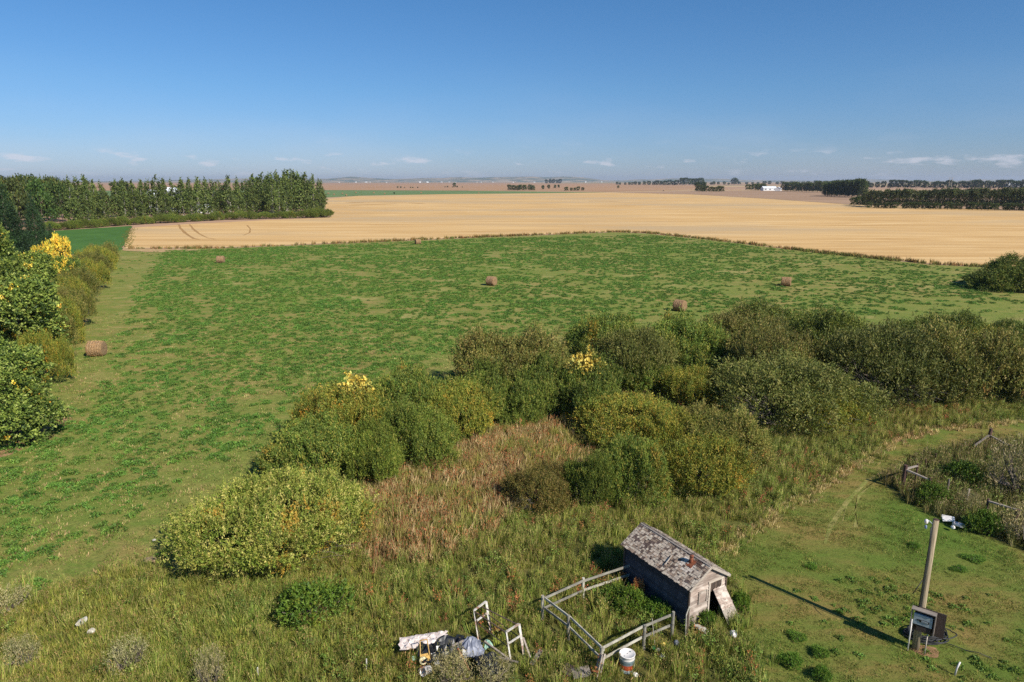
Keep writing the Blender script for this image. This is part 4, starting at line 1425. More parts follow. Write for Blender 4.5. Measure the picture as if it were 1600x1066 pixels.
# stubble texture near: short straw
SC = [lin(226, 188, 124), lin(206, 166, 104), lin(240, 206, 146)]

# ------------------------------------------------------------------ bales
def bale_mat():
    m, n, l, b = newmat('hay_bale')
    v = ocoord(n, l, (1, 1, 1))
    f = noise(n, l, ocoord(n, l, (1, 6, 6)), 4, 8, .8)
    c = ramp(n, l, f, [(.3, lin(84, 66, 44)), (.5, lin(136, 108, 74)), (.7, lin(178, 148, 108))])
    l.new(c, b.inputs['Base Color'])
    b.inputs['Roughness'].default_value = .95
    bump(n, l, b, f, 1, .06)
    return m


M['bale'] = bale_mat()
M['twine'] = simple('net_wrap', lin(196, 170, 140), lin(150, 120, 90), 12, .9)


def make_bale():
    t = Tree(empty('hay_bale'))
    rr = np.random.default_rng(5)
    bm = bmesh.new()
    n, m = 28, 10
    rings = []
    prof = [(-.76, .10), (-.78, .40), (-.76, .66), (-.70, .76)] + [(-.6 + 1.2 * i / m, .78) for i in range(m + 1)] + [(.70, .76), (.76, .66), (.78, .40), (.76, .10)]
    for y, q in prof:
        ring = []
        for k in range(n):
            a = 2 * math.pi * k / n
            q2 = q * (1 + .02 * rr.normal()) * (1 - .05 * (math.sin(a) < -.8))
            ring.append(bm.verts.new((y + .01 * rr.normal(), q2 * math.cos(a), .74 + q2 * math.sin(a))))
        rings.append(ring)
    for A, B in zip(rings, rings[1:]):
        for k in range(n):
            bm.faces.new((A[k], A[(k + 1) % n], B[(k + 1) % n], B[k]))
    bm.faces.new(rings[0][::-1])
    bm.faces.new(rings[-1])
    me = bpy.data.meshes.new('bale_body')
    bm.to_mesh(me)
    bm.free()
    me.materials.append(M['bale'])
    t.add('bale_body', me)
    mb = MB()
    for x in (-.5, -.25, 0, .25, .5):
        mb.tube([(x, .795 * math.cos(a), .74 + .795 * math.sin(a)) for a in [2 * math.pi * k / 24 for k in range(25)]], .014, 4, cap=False)
    t.add('twine', mb.mesh('bale_twine', M['twine']))
    # loose straw on the surface
    V = []
    pos = []
    for i in range(700):
        a = rr.random() * 6.28
        pos.append(((rr.random() - .5) * 1.45, .79 * math.cos(a), .74 + .79 * math.sin(a)))
    pos = np.array(pos)
    ax = unit(rr.normal(0, 1, pos.shape)) * .08
    s = unit(np.cross(ax, rr.normal(0, 1, pos.shape))) * .012
    o = t.add('loose_straw', quadmesh('bale_straw', np.stack([pos - ax, pos + s, pos + ax, pos - s], 1), palette([lin(190, 150, 100), lin(150, 112, 74), lin(210, 176, 126)], (2, 2, 1), len(pos), rr), M['grass']))
    o['kind'] = 'stuff'
    return t


BALE = make_bale()
for x, y, rz, lb in [
    (152, 556, R(6), 'round hay bale near the hedge, closest bale at the left side of the hay field'),
    (345, 411, R(5), 'round hay bale near the far left corner of the hay field by the stubble'),
    (653, 382, R(25), 'round hay bale lying on the line between hay field and stubble'),
    (768, 446, R(150), 'round hay bale in the middle of the hay field'),
    (1228, 447, R(155), 'small looking round hay bale at the right, farther than the one by the thicket'),
    (1062, 486, R(140), 'round hay bale showing its face just behind the thicket'),
]:
    o = BALE.copy(at(x, y), rz, (.92, .92, .92))
    tag(o, lb, 'hay bale', 'hay bales on the hay field')
for i, (x, y) in enumerate(sorted([(513, 303.5), (522, 305), (535, 303.6), (556, 302), (584, 302.4), (601, 303.8), (658, 302.3), (748, 302.5), (1037, 298.5), (541, 306)])):
    o = BALE.copy(at(x, y), random.uniform(0, 3), (1.2, 1.2, 1.2))
    tag(o, f'tiny pale round bale on the far green strip, {ORD[i]} from the left', 'hay bale', 'tiny bales on the far strip')

# ------------------------------------------------------------------ shed
WOOD = simple('weathered_siding', lin(186, 166, 148), lin(120, 100, 86), 5, .9, (6, 6, 1), .5, .01, lo=.3, hi=.7, extra=lin(208, 192, 176))


def wood_mat(name, a, bcol, ccol=None, long=(1, 14, 14), s=2.0):
    m, n, l, b = newmat(name)
    f = noise(n, l, ocoord(n, l, long), s, 8, .7)
    c = ramp(n, l, f, [(.3, bcol), (.6, a)])
    oi = n.new('ShaderNodeObjectInfo')
    if ccol:
        f2 = noise(n, l, ocoord(n, l, (1, 3, 3)), 1.3, 4, .6)
        c = mixc(n, l, ramp(n, l, f2, [(.48, (0, 0, 0)), (.6, (.85,) * 3)]), c, ccol)
    hs = n.new('ShaderNodeHueSaturation')
    mr = n.new('ShaderNodeMapRange')
    mr.inputs['To Min'].default_value = .55
    mr.inputs['To Max'].default_value = 1.25
    l.new(oi.outputs['Random'], mr.inputs['Value'])
    l.new(mr.outputs[0], hs.inputs['Value'])
    l.new(c, hs.inputs['Color'])
    l.new(hs.outputs[0], b.inputs['Base Color'])
    b.inputs['Roughness'].default_value = .9
    bump(n, l, b, f, .6, .01)
    return m


M['siding'] = wood_mat('weathered_siding', lin(170, 152, 138), lin(108, 90, 78), lin(196, 182, 168))
M['sidewall'] = wood_mat('shaded_siding', lin(74, 72, 78), lin(46, 44, 50), lin(88, 84, 88))  # long-wall siding, with the shade of that side darkened into its colour
M['trim'] = wood_mat('pale_trim', lin(200, 188, 172), lin(146, 130, 114))
M['darktrim'] = wood_mat('dark_corner_board', lin(92, 76, 64), lin(54, 44, 38))
M['deck'] = wood_mat('roof_boards', lin(96, 84, 76), lin(56, 48, 44))
M['rail'] = wood_mat('grey_rails', lin(166, 160, 144), lin(112, 106, 94), lin(184, 178, 160))
M['oldpost'] = wood_mat('old_posts', lin(92, 66, 56), lin(48, 34, 30))
M['greyboard'] = wood_mat('grey_boards', lin(160, 148, 136), lin(104, 92, 82))
M['black'] = simple('joint_shade_black', (.02, .018, .016), (.01, .01, .01), 3, .95)  # near-black wall behind the boards, standing in for shadow in their joints
M['rust'] = simple('rusty_pipe', lin(150, 84, 50), lin(84, 46, 32), 9, .85, bm=.4)
M['shingle'] = leafmat('cedar_shingles', 0.0, .9, .2, .02, usecolor=False)

shed = empty('old_shed', O0, math.atan2(W.y, W.x))
# local frame: x across the gable (0..SW), y along the ridge (0..SL), z up
tag(shed, 'small weathered wooden shed with a worn shingled gable roof', 'shed')
RISE = .60
SLOPE = math.atan2(RISE, SW / 2)
ZR = EZ + RISE                       # roof line over the walls: EZ at x=0/SW, ZR mid
wall_top = lambda x: EZ + RISE * (1 - abs(x - SW / 2) / (SW / 2)) - .03


def part(name, me, parent=shed):
    return link(name, me, parent)


bm_ = MB()
bm_.prism([(.02, .02, 0), (.02, .02, EZ - .04), (SW / 2, .02, ZR - .05), (1.02, .02, ZR - .1), (1.02, .02, 0)], (0, .03, 0))
bm_.prism([(1.62, .02, 0), (1.62, .02, EZ + .05), (SW - .02, .02, EZ - .04), (SW - .02, .02, 0)], (0, .03, 0))
bm_.box((1.32, .035, 1.62), (.6, .03, .12))
bm_.prism([(.02, SL - .05, 0), (.02, SL - .05, EZ - .04), (SW / 2, SL - .05, ZR - .05), (SW - .02, SL - .05, EZ - .04), (SW - .02, SL - .05, 0)], (0, .03, 0))
bm_.box((.035, SL / 2, EZ / 2), (.03, SL - .1, EZ))
bm_.box((SW - .035, SL / 2, EZ / 2), (.03, SL - .1, EZ))
wall = part('wall', bm_.mesh('shed_wall', M['black']))
# clapboards, one by one
BH = .115
DX0, DX1, DTOP = 1.02, 1.62, 1.56     # doorway
nb = int((ZR) / BH) + 1
for i in range(nb):
    z0, z1 = i * BH + .04, i * BH + .04 + BH * .90
    for yy, sgn in ((0.0, -1), (SL, 1)):
        def lim(z):
            if z <= EZ: return 0.02, SW - .02
            k = (z - EZ) / RISE * SW / 2
            return min(k + .04, SW / 2 - .01), max(SW - k - .04, SW / 2 + .01)
        if z0 >= ZR - .06: continue
        z1c = min(z1, ZR - .045)
        a0, b0 = lim(z0)
        a1, b1 = lim(z1c)
        segs = [(a0, b0, a1, b1)]
        if sgn < 0 and z0 < DTOP:
            segs = [(a0, DX0 - .05, a1, DX0 - .05), (DX1 + .05, b0, DX1 + .05, b1)]
        for (p0, q0, p1, q1) in segs:
            j = random.uniform(-.006, .006)
            m_ = MB()
            y0 = yy + sgn * (.036 + j)
            y1 = yy + sgn * (.010 + j)
            A = [Vector((p0, y0, z0)), Vector((q0, y0, z0)), Vector((q1, y1, z1c)), Vector((p1, y1, z1c))]
            m_.prism(A, (0, -sgn * .014, 0))
            part('siding_board', m_.mesh('siding_board', M['siding']), wall)
    if z1 < EZ - .02:
        for xx, sgn in ((0.0, -1), (SW, 1)):
            j = random.uniform(-.006, .006)
            m_ = MB()
            x0 = xx + sgn * (.028 + j)
            x1 = xx + sgn * (.010 + j)
            m_.prism([Vector((x0, .03, z0)), Vector((x0, SL - .03, z0)), Vector((x1, SL - .03, z1)), Vector((x1, .03, z1))], (-sgn * .014, 0, 0))
            part('siding_board', m_.mesh('siding_board', M['sidewall']), wall)
for x, y in ((-.015, -.02), (SW + .015, -.02), (-.015, SL + .02), (SW + .015, SL + .02)):
    part('corner_board', MB().box((x, y, (EZ - .06) / 2), (.07, .07, EZ - .06)).mesh('corner_board', M['darktrim']))
# door frame, boarded transom, patch over a small window
fr = MB()
fr.box((DX0 - .02, -.035, DTOP / 2), (.07, .05, DTOP))
fr.box((DX1 + .02, -.035, DTOP / 2), (.07, .05, DTOP))
fr.box(((DX0 + DX1) / 2, -.038, DTOP + .035), (DX1 - DX0 + .18, .055, .07))
part('door_frame', fr.mesh('door_frame', M['trim']))
for k in range(5):
    part('transom_board', MB().box((DX0 + .06 + .118 * k + .03, -.022, 1.36), (.108, .02, .36)).mesh('transom_board', M['darktrim']))
part('window_patch', MB().box((.66, -.045, 1.10), (.34, .015, .42), Euler((0, R(8), 0))).mesh('window_patch', M['siding']))
wf = MB()
for a, b in (((.48, -.055, .88), (.84, -.055, .88)), ((.48, -.055, 1.36), (.84, -.055, 1.36)), ((.46, -.055, .86), (.46, -.055, 1.38)), ((.86, -.055, .86), (.86, -.055, 1.38))):
    wf.bar(a, b, .03, .03, (0, 1, 0))
part('window_frame', wf.mesh('window_frame', M['trim']))
# roof decks and shingles
OV, OE = .13, .13
for side, nm in ((0, 'a'), (1, 'b')):
    sgn = -1 if side == 0 else 1
    def rp(s, y, h):
        """s distance down the slope from the ridge, h above the deck"""
        x = SW / 2 + sgn * s * math.cos(SLOPE) + sgn * h * math.sin(SLOPE)
        z = ZR - s * math.sin(SLOPE) + h * math.cos(SLOPE)
        return Vector((x, y, z))
    SLN = (SW / 2) / math.cos(SLOPE) + OE
    dk = MB()
    y = -OV
    dk.prism([rp(0.0, -OV, 0), rp(SLN, -OV, 0), rp(SLN, -OV, .02), rp(0.0, -OV, .02)], (0, SL + 2 * OV, 0))
    roof = part('roof', dk.mesh('roof_deck', M['deck']))
    V, K = [], []
    expo = .105
    row = 0
    s = SLN + .02
    rr = np.random.default_rng(200 + side)
    while s > .06:
        y = -OV - rr.random() * .1
        while y < SL + OV:
            w = rr.uniform(.065, .14)
            y2 = min(y + w - .006, SL + OV + .01)
            ya = max(y, -OV - .01)
            miss = rr.random() < .03
            bx, by = s, (ya + y2) / 2
            if not miss and y2 - ya > .02:
                hs_ = s + rr.uniform(-.02, .018)
                ht = max(.0, s - expo * 1.55)
                lift = rr.uniform(0, .018) + .012 * (rr.random() < .12)
                a0, a1, b0, b1 = rp(hs_, ya, .034 + lift), rp(hs_, y2, .034 + lift * rr.random()), rp(ht, y2, .024), rp(ht, ya, .024)
                a2, a3 = rp(hs_, ya, .022 + lift), rp(hs_, y2, .022 + lift)
                V += [[a0, a1, b0, b1], [a2, a3, a1, a0]]
                n1 = float(vnoise(bx * 3, by * 2, 1.0, 2 + side))
                base = np.array(lin(180, 164, 146)) if rr.random() < .6 else np.array(lin(146, 126, 108))
                if rr.random() < .16 + .35 * (n1 > .70): base = np.array(lin(190, 176, 156))
                if rr.random() < .16: base = np.array(lin(96, 80, 72))
                # newer patch beside the stove pipe
                if side == 0 and .35 < by < .95 and .30 < bx < .75 and rr.random() < .8: base = np.array(lin(208, 194, 178))
                if side == 0 and .15 < by < .5 and bx < .38: base = np.array(lin(96, 76, 66))
                c = base * rr.uniform(.8, 1.15)
                K += [c, c * .8]
            y += w
        s -= expo
        row += 1
    o = part('shingles', quadmesh('shingles', np.array([[list(p) for p in q] for q in V]), np.array(K), M['shingle']), roof)
    o['kind'] = 'stuff'
    # rake and fascia boards
    for yy in (-OV - .015, SL + OV + .015):
        part('rake_board', MB().prism([rp(.005, yy - .012, -.07), rp(SLN + .01, yy - .012, -.07), rp(SLN + .01, yy - .012, .03), rp(.005, yy - .012, .03)], (0, .024, 0)).mesh('rake_board', M['trim']))
    part('ridge_board', MB().prism([rp(-.0, -OV, .05), rp(.055, -OV, .05), rp(.055, -OV, .066), rp(-.0, -OV, .066)], (0, SL + 2 * OV - .02, 0)).mesh('ridge_board', M['greyboard']))
# stove pipe and scab
cpx = MB()
cz = ZR - .28 * math.sin(SLOPE)
cpx.tube([(SW / 2 - .26, .62, cz - .15), (SW / 2 - .26, .62, cz + .28)], .065, 12)
cpx.tube([(SW / 2 - .26, .62, cz + .24), (SW / 2 - .26, .62, cz + .31)], .078, 12)
part('stove_pipe', cpx.mesh('stove_pipe', M['rust'], True))
part('pipe_flashing', MB().box((SW / 2 - .30, .60, cz + .005), (.34, .30, .012), Euler((0, -SLOPE, 0))).mesh('pipe_flashing', M['rust']))
part('loose_batten', MB().bar((SW / 2 - .85, 1.35, ZR - .93 * math.sin(SLOPE) + .08), (SW / 2 - .45, 1.42, ZR - .5 * math.sin(SLOPE) + .08), .035, .02).mesh('loose_batten', M['trim']))


def sloc(x, y, z):
    return O0 + W * x + U * y + Vector((0, 0, z))


# fallen door leaning on the front
dr = empty('fallen_door', sloc(1.75, -.62, .12))
dtop = Vector(sloc(1.45, -.07, 1.28)) - dr.location
dd = dtop.normalized()
sx_ = Vector(W) * .31
dn = dd.cross(Vector(W)).normalized()
for k in range(4):
    a = -0.31 + .155 * k
    for nm, t0, t1, mt in (('plank', .36, 1.0, 'siding'),):
        m_ = MB()
        p = Vector(W) * (a + .077)
        m_.bar(p + dtop * t0, p + dtop * t1, .148, .022, dn)
        link('plank', m_.mesh('door_plank', M[mt]), dr)
link('lower_panel', MB().bar(dtop * -.05 + dn * .014, dtop * .40 + dn * .014, .62, .02, dn).mesh('door_panel', M['trim']), dr)['label'] = 'paler lower panel of the door'
for t0 in (.5, .92):
    link('cross_batten', MB().bar(dtop * t0 - sx_ - dn * .02, dtop * t0 + sx_ - dn * .02, .09, .02, dn).mesh('door_batten', M['siding']), dr)
tag(dr, 'old plank door off its hinges leaning against the shed front', 'door')

# small dark slatted gate beside the near shed corner
gt = empty('slatted_gate', sloc(-.22, -.20, 0))
gm = MB().tube([(-.1, -.25, 0), (-.12, -.25, .95), (-.02, -.12, 1.10), (.06, .02, 1.12), (.06, .02, 0)], .022, 6)
link('gate_frame', gm.mesh('gate_frame', M['rail']), gt)
for k in range(4):
    link('slat', MB().box((-.06 + .03 * k, -.19 + .055 * k, .52), (.02, .045, .98), Euler((0, 0, R(30)))).mesh('gate_slat', M['darktrim']), gt)
tag(gt, 'narrow dark slatted gate with a bent pipe frame beside the shed corner', 'gate')

# ------------------------------------------------------------------ pen fence
FZ = .95
fence = empty('pen_fence', (3.0, 22.0, 0))
tag(fence, 'low two-rail wooden fence enclosing the weedy pen beside the shed', 'fence')


def fpt(x, ytop, z):
    return at(x, ytop, z)


A_ = fpt(847.6, 931, FZ + .05)
B_ = fpt(940.8, 1012, FZ + .05)
M1_ = fpt(911.4, 903, FZ + .05)
M2_ = fpt(888.4, 961.5, FZ + .05)
N1_ = fpt(1007.4, 977, FZ + .05)
N2_ = fpt(1052, 956, FZ + .12)
S1_ = sloc(-.05, SL - .25, FZ)
for p, h in ((A_, FZ + .05), (B_, FZ + .05), (M1_, FZ + .05), (M2_, FZ + .05), (N1_, FZ + .05), (N2_, FZ + .12)):
    m_ = MB()
    loc = Vector((p.x, p.y, 0)) - fence.location
    m_.tube([loc + Vector((0, 0, -.1)), loc + Vector((random.uniform(-.01, .01), random.uniform(-.01, .01), h))], [.062, .052], 10)
    link('post', m_.mesh('fence_post', M['rail'], False), fence)
for a, b in ((S1_, M1_), (M1_, A_), (A_, M2_), (M2_, B_), (B_, N1_), (N1_, N2_)):
    for z in (FZ - .04, FZ - .46):
        pa = Vector((a.x, a.y, z)) - fence.location
        pb = Vector((b.x, b.y, z + random.uniform(-.015, .015))) - fence.location
        d = (pb - pa).normalized()
        sidev = Vector((-d.y, d.x, 0)) * .055
        link('rail', MB().bar(pa - d * .04 + sidev, pb + d * .04 + sidev, .032, .09).mesh('fence_rail', M['rail']), fence)
# thin stick against the near rails
stk = empty('leaning_stick', at(1024, 1014))
link('stick', MB().tube([(0, 0, 0), (-.12, .22, 1.05)], [.012, .010], 6).mesh('stick', M['rail']), stk)
tag(stk, 'thin pale stick leaning on the pen fence near the coloured litter', 'stick')
# board propped at the corner post
pb = empty('propped_board', at(929, 1066))
tp = Vector((B_.x - .04, B_.y - .08, .82)) - pb.location
pb_n = MB().bar((0, 0, 0), tp, .26, .03, (1, .3, .2))
link('board', pb_n.mesh('propped_board', M['greyboard']), pb)
link('edge_strip', MB().bar(Vector((.14, .0, 0)), tp + Vector((.13, 0, 0)), .03, .05, (1, .3, .2)).mesh('edge_strip', M['trim']), pb)
tag(pb, 'weathered board propped against the near corner post of the pen', 'board')
for i, (x, y, w, d, rz, lb, mt) in enumerate([(908, 1060, .62, .42, .2, 'pale grey board lying below the pen corner at the bottom edge', 'greyboard'), (888, 1056, .5, .35, 1.0, 'dark grey broken board beside the pale one at the bottom edge', 'darktrim'), (838, 1036, .14, .7, -.5, 'short splintered grey plank in the grass left of the pen', 'greyboard')]):
    o = empty('scrap_board', at(x, y) + Vector((0, 0, .22)), rz)
    for k in range(3 if i < 2 else 1):
        link('plank', MB().box(((k - 1) * w / 3 if i < 2 else 0, 0, .01 * k), (w / 3 * .95 if i < 2 else w, d, .03), Euler((R(8), R(6 * i), 0))).mesh('scrap', M[mt]), o)
    tag(o, lb, 'board')

# ------------------------------------------------------------------ barrel
M['white'] = simple('white_paint', lin(226, 220, 212), lin(186, 176, 166), 7, .5, bm=.1, lo=.25, hi=.5)
M['teal'] = simple('grey_blue_paint', lin(120, 136, 138), lin(92, 104, 106), 7, .5)
M['red'] = simple('rust_red_paint', lin(190, 84, 44), lin(140, 58, 36), 6, .55)
br = empty('oil_drum', at(979, 1048) + Vector((0, 0, .06)), .3)
br.scale = (.9, .9, .70)
tag(br, 'white steel drum with grey-blue and rust-red bands beside the pen fence', 'barrel')
rb = .285
prof = [(rb * .96, 0), (rb, .01), (rb, .05)]
def hoops(z0, z1):
    return [(rb, z0), (rb, z0 + (z1 - z0) * .4), (rb + .012, z0 + (z1 - z0) * .5), (rb, z0 + (z1 - z0) * .6), (rb, z1)]
link('drum_body', MB().lathe([(rb * .96, 0), (rb + .01, .01), (rb + .01, .03), (rb, .04), (rb, .17)], 32).mesh('drum_base', M['teal'], True), br)
link('red_band', MB().lathe([(rb, .17), (rb, .24), (rb + .012, .28), (rb, .32), (rb, .42)], 32, cap=False).mesh('drum_red', M['red'], True), br)
link('blue_band', MB().lathe([(rb, .42), (rb, .54), (rb + .012, .58), (rb, .62), (rb, .66)], 32, cap=False).mesh('drum_blue', M['teal'], True), br)
link('white_band', MB().lathe([(rb + .001, .66), (rb + .001, .84), (rb + .012, .85), (rb + .012, .87), (rb - .01, .875), (rb - .02, .855), (0.02, .855)], 32, cap=False).mesh('drum_top', M['white'], True), br)
mb = MB()
for k in range(8):
    a0 = -1.0 + k * .2
    mb.box(((rb + .003) * math.cos(a0), (rb + .003) * math.sin(a0), .30), (.006, .058, .235), Euler((0, 0, a0)))
link('white_panel', mb.mesh('drum_panel', M['white']), br)
mb = MB().tube([(.15, .05, .855), (.15, .05, .88)], .03, 10)
mb.tube([(-.16, -.1, .855), (-.16, -.1, .87)], .02, 10)
link('bung', mb.mesh('drum_bung', M['teal']), br)

# ------------------------------------------------------------------ meter pole
PB = at(1430, 1014)
pole = empty('meter_pole', PB)
tag(pole, 'short wooden utility pole with an electric meter box on the lawn', 'pole')
PH = 4.95
link('shaft', MB().tube([(0, 0, -.2), (.02, 0, 1.5), (.03, .01, 3.2), (.05, .02, PH)], [.125, .112, .10, .092], 18).mesh('pole_shaft', wood_mat('pole_wood', lin(160, 144, 116), lin(84, 72, 56), None, (14, 14, .5), 2.4), True), pole)
link('pole_top', MB().tube([(.05, .02, PH), (.05, .02, PH + .03)], [.09, .05], 18).mesh('pole_top', M['oldpost']), pole)
M['panelwood'] = wood_mat('creosoted_board', lin(74, 60, 52), lin(40, 32, 28))
M['metalgrey'] = simple('meter_grey', lin(176, 186, 190), lin(140, 150, 154), 6, .4)
M['dark'] = simple('dark_rubber', (.02, .02, .022), (.012, .012, .013), 8, .55)
# the panel faces the camera and a little left
pang = R(-38)
pc = Vector((.02, -.20, 1.28))
Rz = Matrix.Rotation(pang, 3, 'Z')


def pp(x, y, z):
    return pc + Rz @ Vector((x, y, z))


E_ = Euler((0, 0, pang))
link('back_board', MB().box(pp(.16, .03, -.02), (.92, .03, .92), E_).mesh('back_board', M['panelwood']), pole)
bx = MB()
bx.box(pp(-.02, -.09, .40), (.74, .26, .03), E_)
bx.box(pp(-.37, -.09, .0), (.03, .22, .78), E_)
bx.box(pp(.33, -.09, .0), (.03, .22, .78), E_)
link('box_frame', bx.mesh('box_frame', M['greyboard']), pole)
link('meter_door', MB().box(pp(-.02, -.13, .06), (.56, .10, .40), E_).mesh('meter_door', M['metalgrey'], bevel=.008), pole)
link('meter_window', MB().box(pp(.02, -.184, .04), (.30, .012, .09), E_).mesh('meter_window', M['dark']), pole)
mk = MB()
mk.box(pp(.04, -.194, .055), (.20, .008, .018), E_)
mk.box(pp(.04, -.194, .02), (.20, .008, .012), E_)
link('meter_marks', mk.mesh('meter_marks', M['metalgrey']), pole)
link('meter_dial', MB().box(pp(-.17, -.184, .05), (.05, .010, .05), E_).mesh('meter_dial', M['dark']), pole)
link('lower_box', MB().box(pp(.03, -.10, -.27), (.42, .14, .18), E_).mesh('lower_box', M['panelwood']), pole)
link('conduit', MB().tube([pp(-.33, -.16, .0), pp(-.33, -.16, -.45), pp(-.33, -.16, -1.25)], .022, 8).mesh('conduit', M['white'], True), pole)
link('second_conduit', MB().tube([pp(.17, -.05, -.4), pp(.17, -.05, -1.25)], .018, 8).mesh('second_conduit', M['trim'], True), pole)
link('service_cable', MB().tube([(-.13, -.06, 1.7), (-.12, -.06, 3.0), (-.10, -.05, 4.2), (-.12, -.04, 4.7)], .018, 6).mesh('service_cable', M['dark'], True), pole)
link('cable_stub', MB().tube([(-.13, -.05, 2.75), (-.30, -.12, 2.55), (-.48, -.16, 2.28)], .016, 6).mesh('cable_stub', M['dark'], True), pole)
lm = MB().tube([(-.06, .02, PH - .15), (-.20, .02, PH - .02)], .018, 6)
link('lamp_arm', lm.mesh('lamp_arm', M['metalgrey'], True), pole)
link('yard_lamp', MB().lathe([(.02, .08), (.05, .06), (.065, .02), (.055, -.05), (.035, -.08), (.01, -.085)], 14, (-.27, .02, PH - .06)).mesh('yard_lamp', M['white'], True), pole)
link('insulator', MB().lathe([(.03, 0), (.045, .03), (.03, .06), (.045, .09), (.02, .12)], 12, (-.26, .02, PH - .32)).mesh('insulator', simple('blue_porcelain', lin(140, 160, 190), lin(110, 130, 165), 5, .3), True), pole)

# coil of black cable on the grass behind
cr = np.random.default_rng(77)
cm = MB()
cc = PB + Vector((.75, .62, 0))
for k in range(16):
    ra, rb2 = .42 + .28 * cr.random(), .26 + .2 * cr.random()
    ph = cr.random() * 6.28
    ox, oy = cr.normal(0, .10), cr.normal(0, .06)
    pts_ = []
    for q in range(21):
        a = 2 * math.pi * q / 20 * .97
        pts_.append((ox + ra * math.cos(a + ph) * (1 + .06 * math.sin(3 * a + k)), oy + rb2 * math.sin(a + ph), .05 + .02 * k * .5 + .05 * abs(math.sin(2 * a + k))))
    cm.tube(pts_, .020, 5, cap=False)
co = link('cable_coil', cm.mesh('cable_coil', M['dark'], True))
co.location = cc
tag(co, 'loose coil of black cable lying on the grass behind the meter pole', 'cable')
lc = link('loose_cable', MB().tube([PB + Vector(v) for v in ((.9, .3, .06), (1.3, .1, .10), (1.7, -.15, .05), (2.0, -.3, .08), (2.3, -.55, .05))], .014, 5).mesh('loose_cable', M['dark'], True))
tag(lc, 'single black cable trailing right through the grass from the coil', 'cable')

pv = at(1492, 1056)
o = link('marker_pipe', MB().tube([pv + Vector((0, 0, 0)), pv + Vector((.03, 0, .28)), pv + Vector((.10, 0, .52))], .028, 8).mesh('marker_pipe', M['white'], True))
tag(o, 'white plastic pipe sticking out of the lawn right of the meter pole', 'pipe')
for x, y, hh, lb in ((573, 1053, .42, 'short white stake in the grass left of the yellow chair frame'), (403, 1062, .30, 'thin white stake in the grass at the bottom edge')):
    b = at(x, y)
    o = link('white_stake', MB().bar(b, b + Vector((.02, 0, hh + .15)), .045, .03).mesh('white_stake', M['white']))
    tag(o, lb, 'stake', 'white stakes in the grass')

# ------------------------------------------------------------------ corral remains
def braced(name, base, h, rails, label, r0=.11):
    h = zat(base, h)
    o = empty(name, base)
    link('post', MB().tube([(0, 0, -.1), (.05, 0, h)], [r0, r0 * .85], 9).mesh('corner_post', M['oldpost']), o)
    for (x, y, z, z0) in rails:
        e = at(x, y, z) - base
        link('rail', MB().bar((0, 0, z0), e, .10, .08, w2=.08).mesh('brace_rail', M['greyboard']), o)
        link('stub_post', MB().tube([(e.x, e.y, -.05), (e.x, e.y, z + .12)], [.055, .05], 7).mesh('stub_post', M['oldpost']), o)
    return tag(o, label, 'fence post', 'braced corner posts of the old corral')


braced('corner_post', at(1409, 766), 727, [(1434, 728, 1.15, 1.2), (1453, 750, .95, 1.2)], 'dark leaning corner post with two grey brace rails at the left tip of the corral')
braced('corner_post', at(1543, 698), 670, [(1522, 697, .55, .75), (1578, 697, .55, .75)], 'dark corner post with low rails standing on the lawn above the corral')
braced('corner_post', at(1582, 832), 796, [(1544, 783, 1.1, 1.15)], 'short dark corner post with a rail at the lower right of the corral', .14)
for i, (x, yb, h, lb) in enumerate([(1461, 729, .8, 'upright dark stake at the back of the corral right of the left corner post'), (1446, 733, .6, 'thin stake right behind the braced left corner post'),
                                    (1480, 772, .85, 'thin grey stake in front of the corral weeds'), (1509, 790, .9, 'pale thin stake in the middle of the corral front'), (1507, 703, .5, 'low stub stake between the two upper corral corners')]):
    b = at(x, yb)
    o = link('corral_stake', MB().tube([b, b + Vector((random.uniform(-.05, .05), 0, h))], [.05, .04], 7).mesh('corral_stake', M['oldpost' if i < 2 else 'greyboard']))
    tag(o, lb, 'stake', 'stakes of the old corral')


# crumpled things
def crumple(w, d, h, seed, nx=14, ny=10, peak=None):
    r_ = np.random.default_rng(seed)
    bm = bmesh.new()
    g = []
    for j in range(ny + 1):
        row = []
        for i in range(nx + 1):
            u, v = i / nx, j / ny
            x, y = (u - .5) * w, (v - .5) * d
            e = min(u, 1 - u, v, 1 - v)
            z = h * float(vnoise(x * 3, y * 3, .45, seed % 9)) * min(1, e * 4 + .3)
            if peak:
                z += peak * max(0, 1 - math.hypot(x / (w * .5), y / (d * .5))) ** 1.0
                z += .06 * abs(math.sin(math.atan2(y, x) * 4))
            row.append(bm.verts.new((x * (1 + .1 * r_.normal() * .5), y * (1 + .1 * r_.normal() * .5), z + .01 * r_.normal())))
        g.append(row)
    for j in range(ny):
        for i in range(nx):
            bm.faces.new((g[j][i], g[j][i + 1], g[j + 1][i + 1], g[j + 1][i]))
    ext = bmesh.ops.extrude_face_region(bm, geom=list(bm.faces))
    vs = [v for v in ext['geom'] if isinstance(v, bmesh.types.BMVert)]
    bmesh.ops.translate(bm, verts=vs, vec=(0, 0, -.012))
    bmesh.ops.recalc_face_normals(bm, faces=bm.faces)
    me = bpy.data.meshes.new('crumple')
    bm.to_mesh(me)
    bm.free()
    return me


